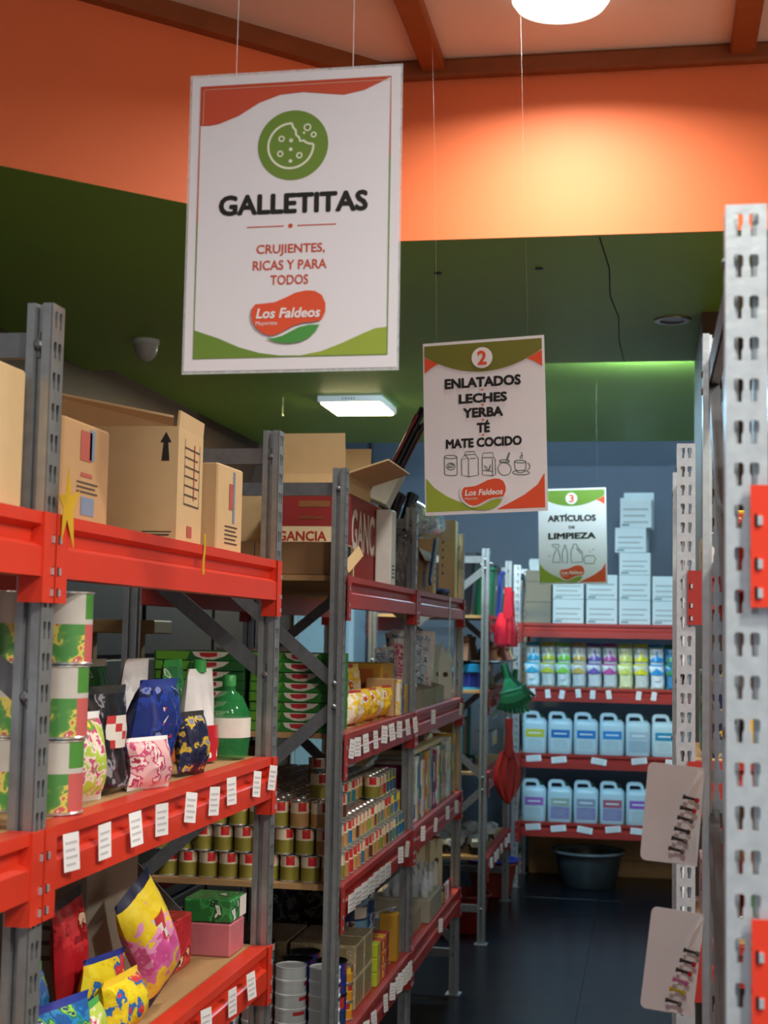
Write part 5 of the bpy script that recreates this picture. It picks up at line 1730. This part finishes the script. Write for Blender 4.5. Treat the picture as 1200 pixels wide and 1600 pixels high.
# ------------------------------------------------------------------ right side: cards with hair clips, goods in the rack ends
cardm = M('matt_grey_card', 'ebe6e2', .6, 0, .04, 8)


def clip_card(label, loc, w, h, clips, rot, tab=False):
    o = thing('clip_card', label, 'card', loc, rot)
    pts = []
    r = .008
    for cx, cz, a0 in ((w / 2 - .002, h / 2 - .002, 0), (-w / 2 + r, h / 2 - r, 90), (-w / 2 + r, -h / 2 + r, 180), (w / 2 - .002, -h / 2 + .002, 270)):
        rr = r if cx < 0 else .002
        for i in range(5):
            a = R3(a0 + 90 * i / 4)
            pts.append((cx + rr * math.cos(a), cz + rr * math.sin(a)))
    build(MB().prism(pts, -.0006, .0006), 'backing', cardm, o)
    # folded front strip carrying the clips
    fs = MB()
    fs.add([(.004, -.001, -h * .49), (.012, -.012, -h * .1), (.022, -.010, h * .30), (.030, -.002, h * .48), (w / 2, -.004, h * .46), (w / 2, -.006, -h * .5)], [(0, 1, 2, 3, 4, 5)])
    fs.add([(.004, -.0016, -h * .49), (.012, -.0126, -h * .1), (.022, -.0106, h * .30), (.030, -.0026, h * .48), (w / 2, -.0046, h * .46), (w / 2, -.0066, -h * .5)], [(5, 4, 3, 2, 1, 0)])
    build(fs, 'folded_strip', M('light_grey_card', 'f2efec', .6, 0, .04, 8), o)
    for k, (u, v, m, m2) in enumerate(clips):
        q = MB()
        q.tube([(-.009, 0, 0), (.009, .001, 0)], [.0022, .0018], 8, 0)
        q.tube([(.007, -.001, 0), (.012, -.002, -.001)], [.0035, .003], 8, 1)
        q.tube([(-.010, -.001, 0), (-.007, -.001, 0)], .003, 8, 0)
        build(q, 'hair_clip', [m, m2], o, (u, -.016, v), (0, R3(8), 0), smooth=True)
    return o


ck = M('clip_dark', '3c3a3a', .35, .3)
cs = M('clip_grey', '77746f', .35, .5)
crd = M('clip_red', 'c01f2c', .3)
cpk = M('clip_pink', 'c46a9a', .3)
cyl_ = M('clip_yellow', 'c2ac2a', .3)
clip_card('upper grey card with six dark hair clips on the right rack end', (.031, 2.03, 1.253), .076, .132, [(.020, .024, ck, crd), (.0175, .0095, ck, crd), (.015, -.004, ck, cs), (.012, -.019, ck, ck), (.0095, -.032, ck, cs), (.0065, -.046, ck, cs)], (R3(-2), R3(5), R3(6)))
clip_card('lower grey card with coloured hair clips on the right rack end', (.031, 2.03, 1.057), .070, .135, [(.021, .018, ck, cs), (.0175, .004, ck, crd), (.014, -.009, ck, crd), (.011, -.022, cpk, cpk), (.0085, -.035, cyl_, cyl_), (.005, -.050, ck, cs)], (R3(-2), R3(7), R3(6)))
names = ['red', 'crimson', 'yellow', 'white', 'pink', 'blue', 'orange', 'silver', 'green', 'navy']
keys = ['red', 'crimson', 'snack', 'white', 'pink', 'blue', 'orange', 'silver', 'green', 'navy']
for lev, z in enumerate(LV):
    for k in range(8):
        c = (k * 3 + lev * 2) % 10
        carton('%s small box on the near right rack, %s shelf from below, %s from the aisle' % (names[c], ORD[lev], ORD[k]), (.05, .14, .09 + .05 * ((k + lev) % 4)), (.155 + (k % 4) * .06, 1.60 + (k // 4) * .2, z + .001), (0, 0, 0), film[keys[c]], tape=False, name='small_box', group='small boxes in the near right rack')
    for k in range(6):
        c = (k * 3 + lev * 4 + 1) % 10
        carton('%s small box on the far right rack, %s shelf from below, %s from the aisle' % (names[c], ORD[lev], ORD[k]), (.05, .14, .09 + .05 * ((k + lev) % 3)), (.145 + (k % 3) * .06, 3.38 + (k // 3) * .2, z + .001), (0, 0, 0), film[keys[c]], tape=False, name='small_box', group='small boxes in the far right rack')

# dark backing added along the left wall to darken the gaps behind racks
dkw = M('dark_backing_wood', '1f1813', .6, 0, .3, 20, .05)
for k in range(3):
    t = thing('dark_backing', 'added dark backing panel against the left wall behind the racks, %s from the front' % ORD[k], 'cabinet', (-2.12, 4.95 + k * .92, 0), (0, 0, PI / 2), 'dark backing panels along the left wall')
    build(MB().box((-.45, -.15, 0), (.45, .17, 1.74)), 'backing_body', dkw, t)
    for q_ in range(5):
        build(MB().rbox((-.44, -.166, .05 + q_ * .335), (.44, -.15, .05 + q_ * .335 + .32), .004), 'plank', dkw, t)
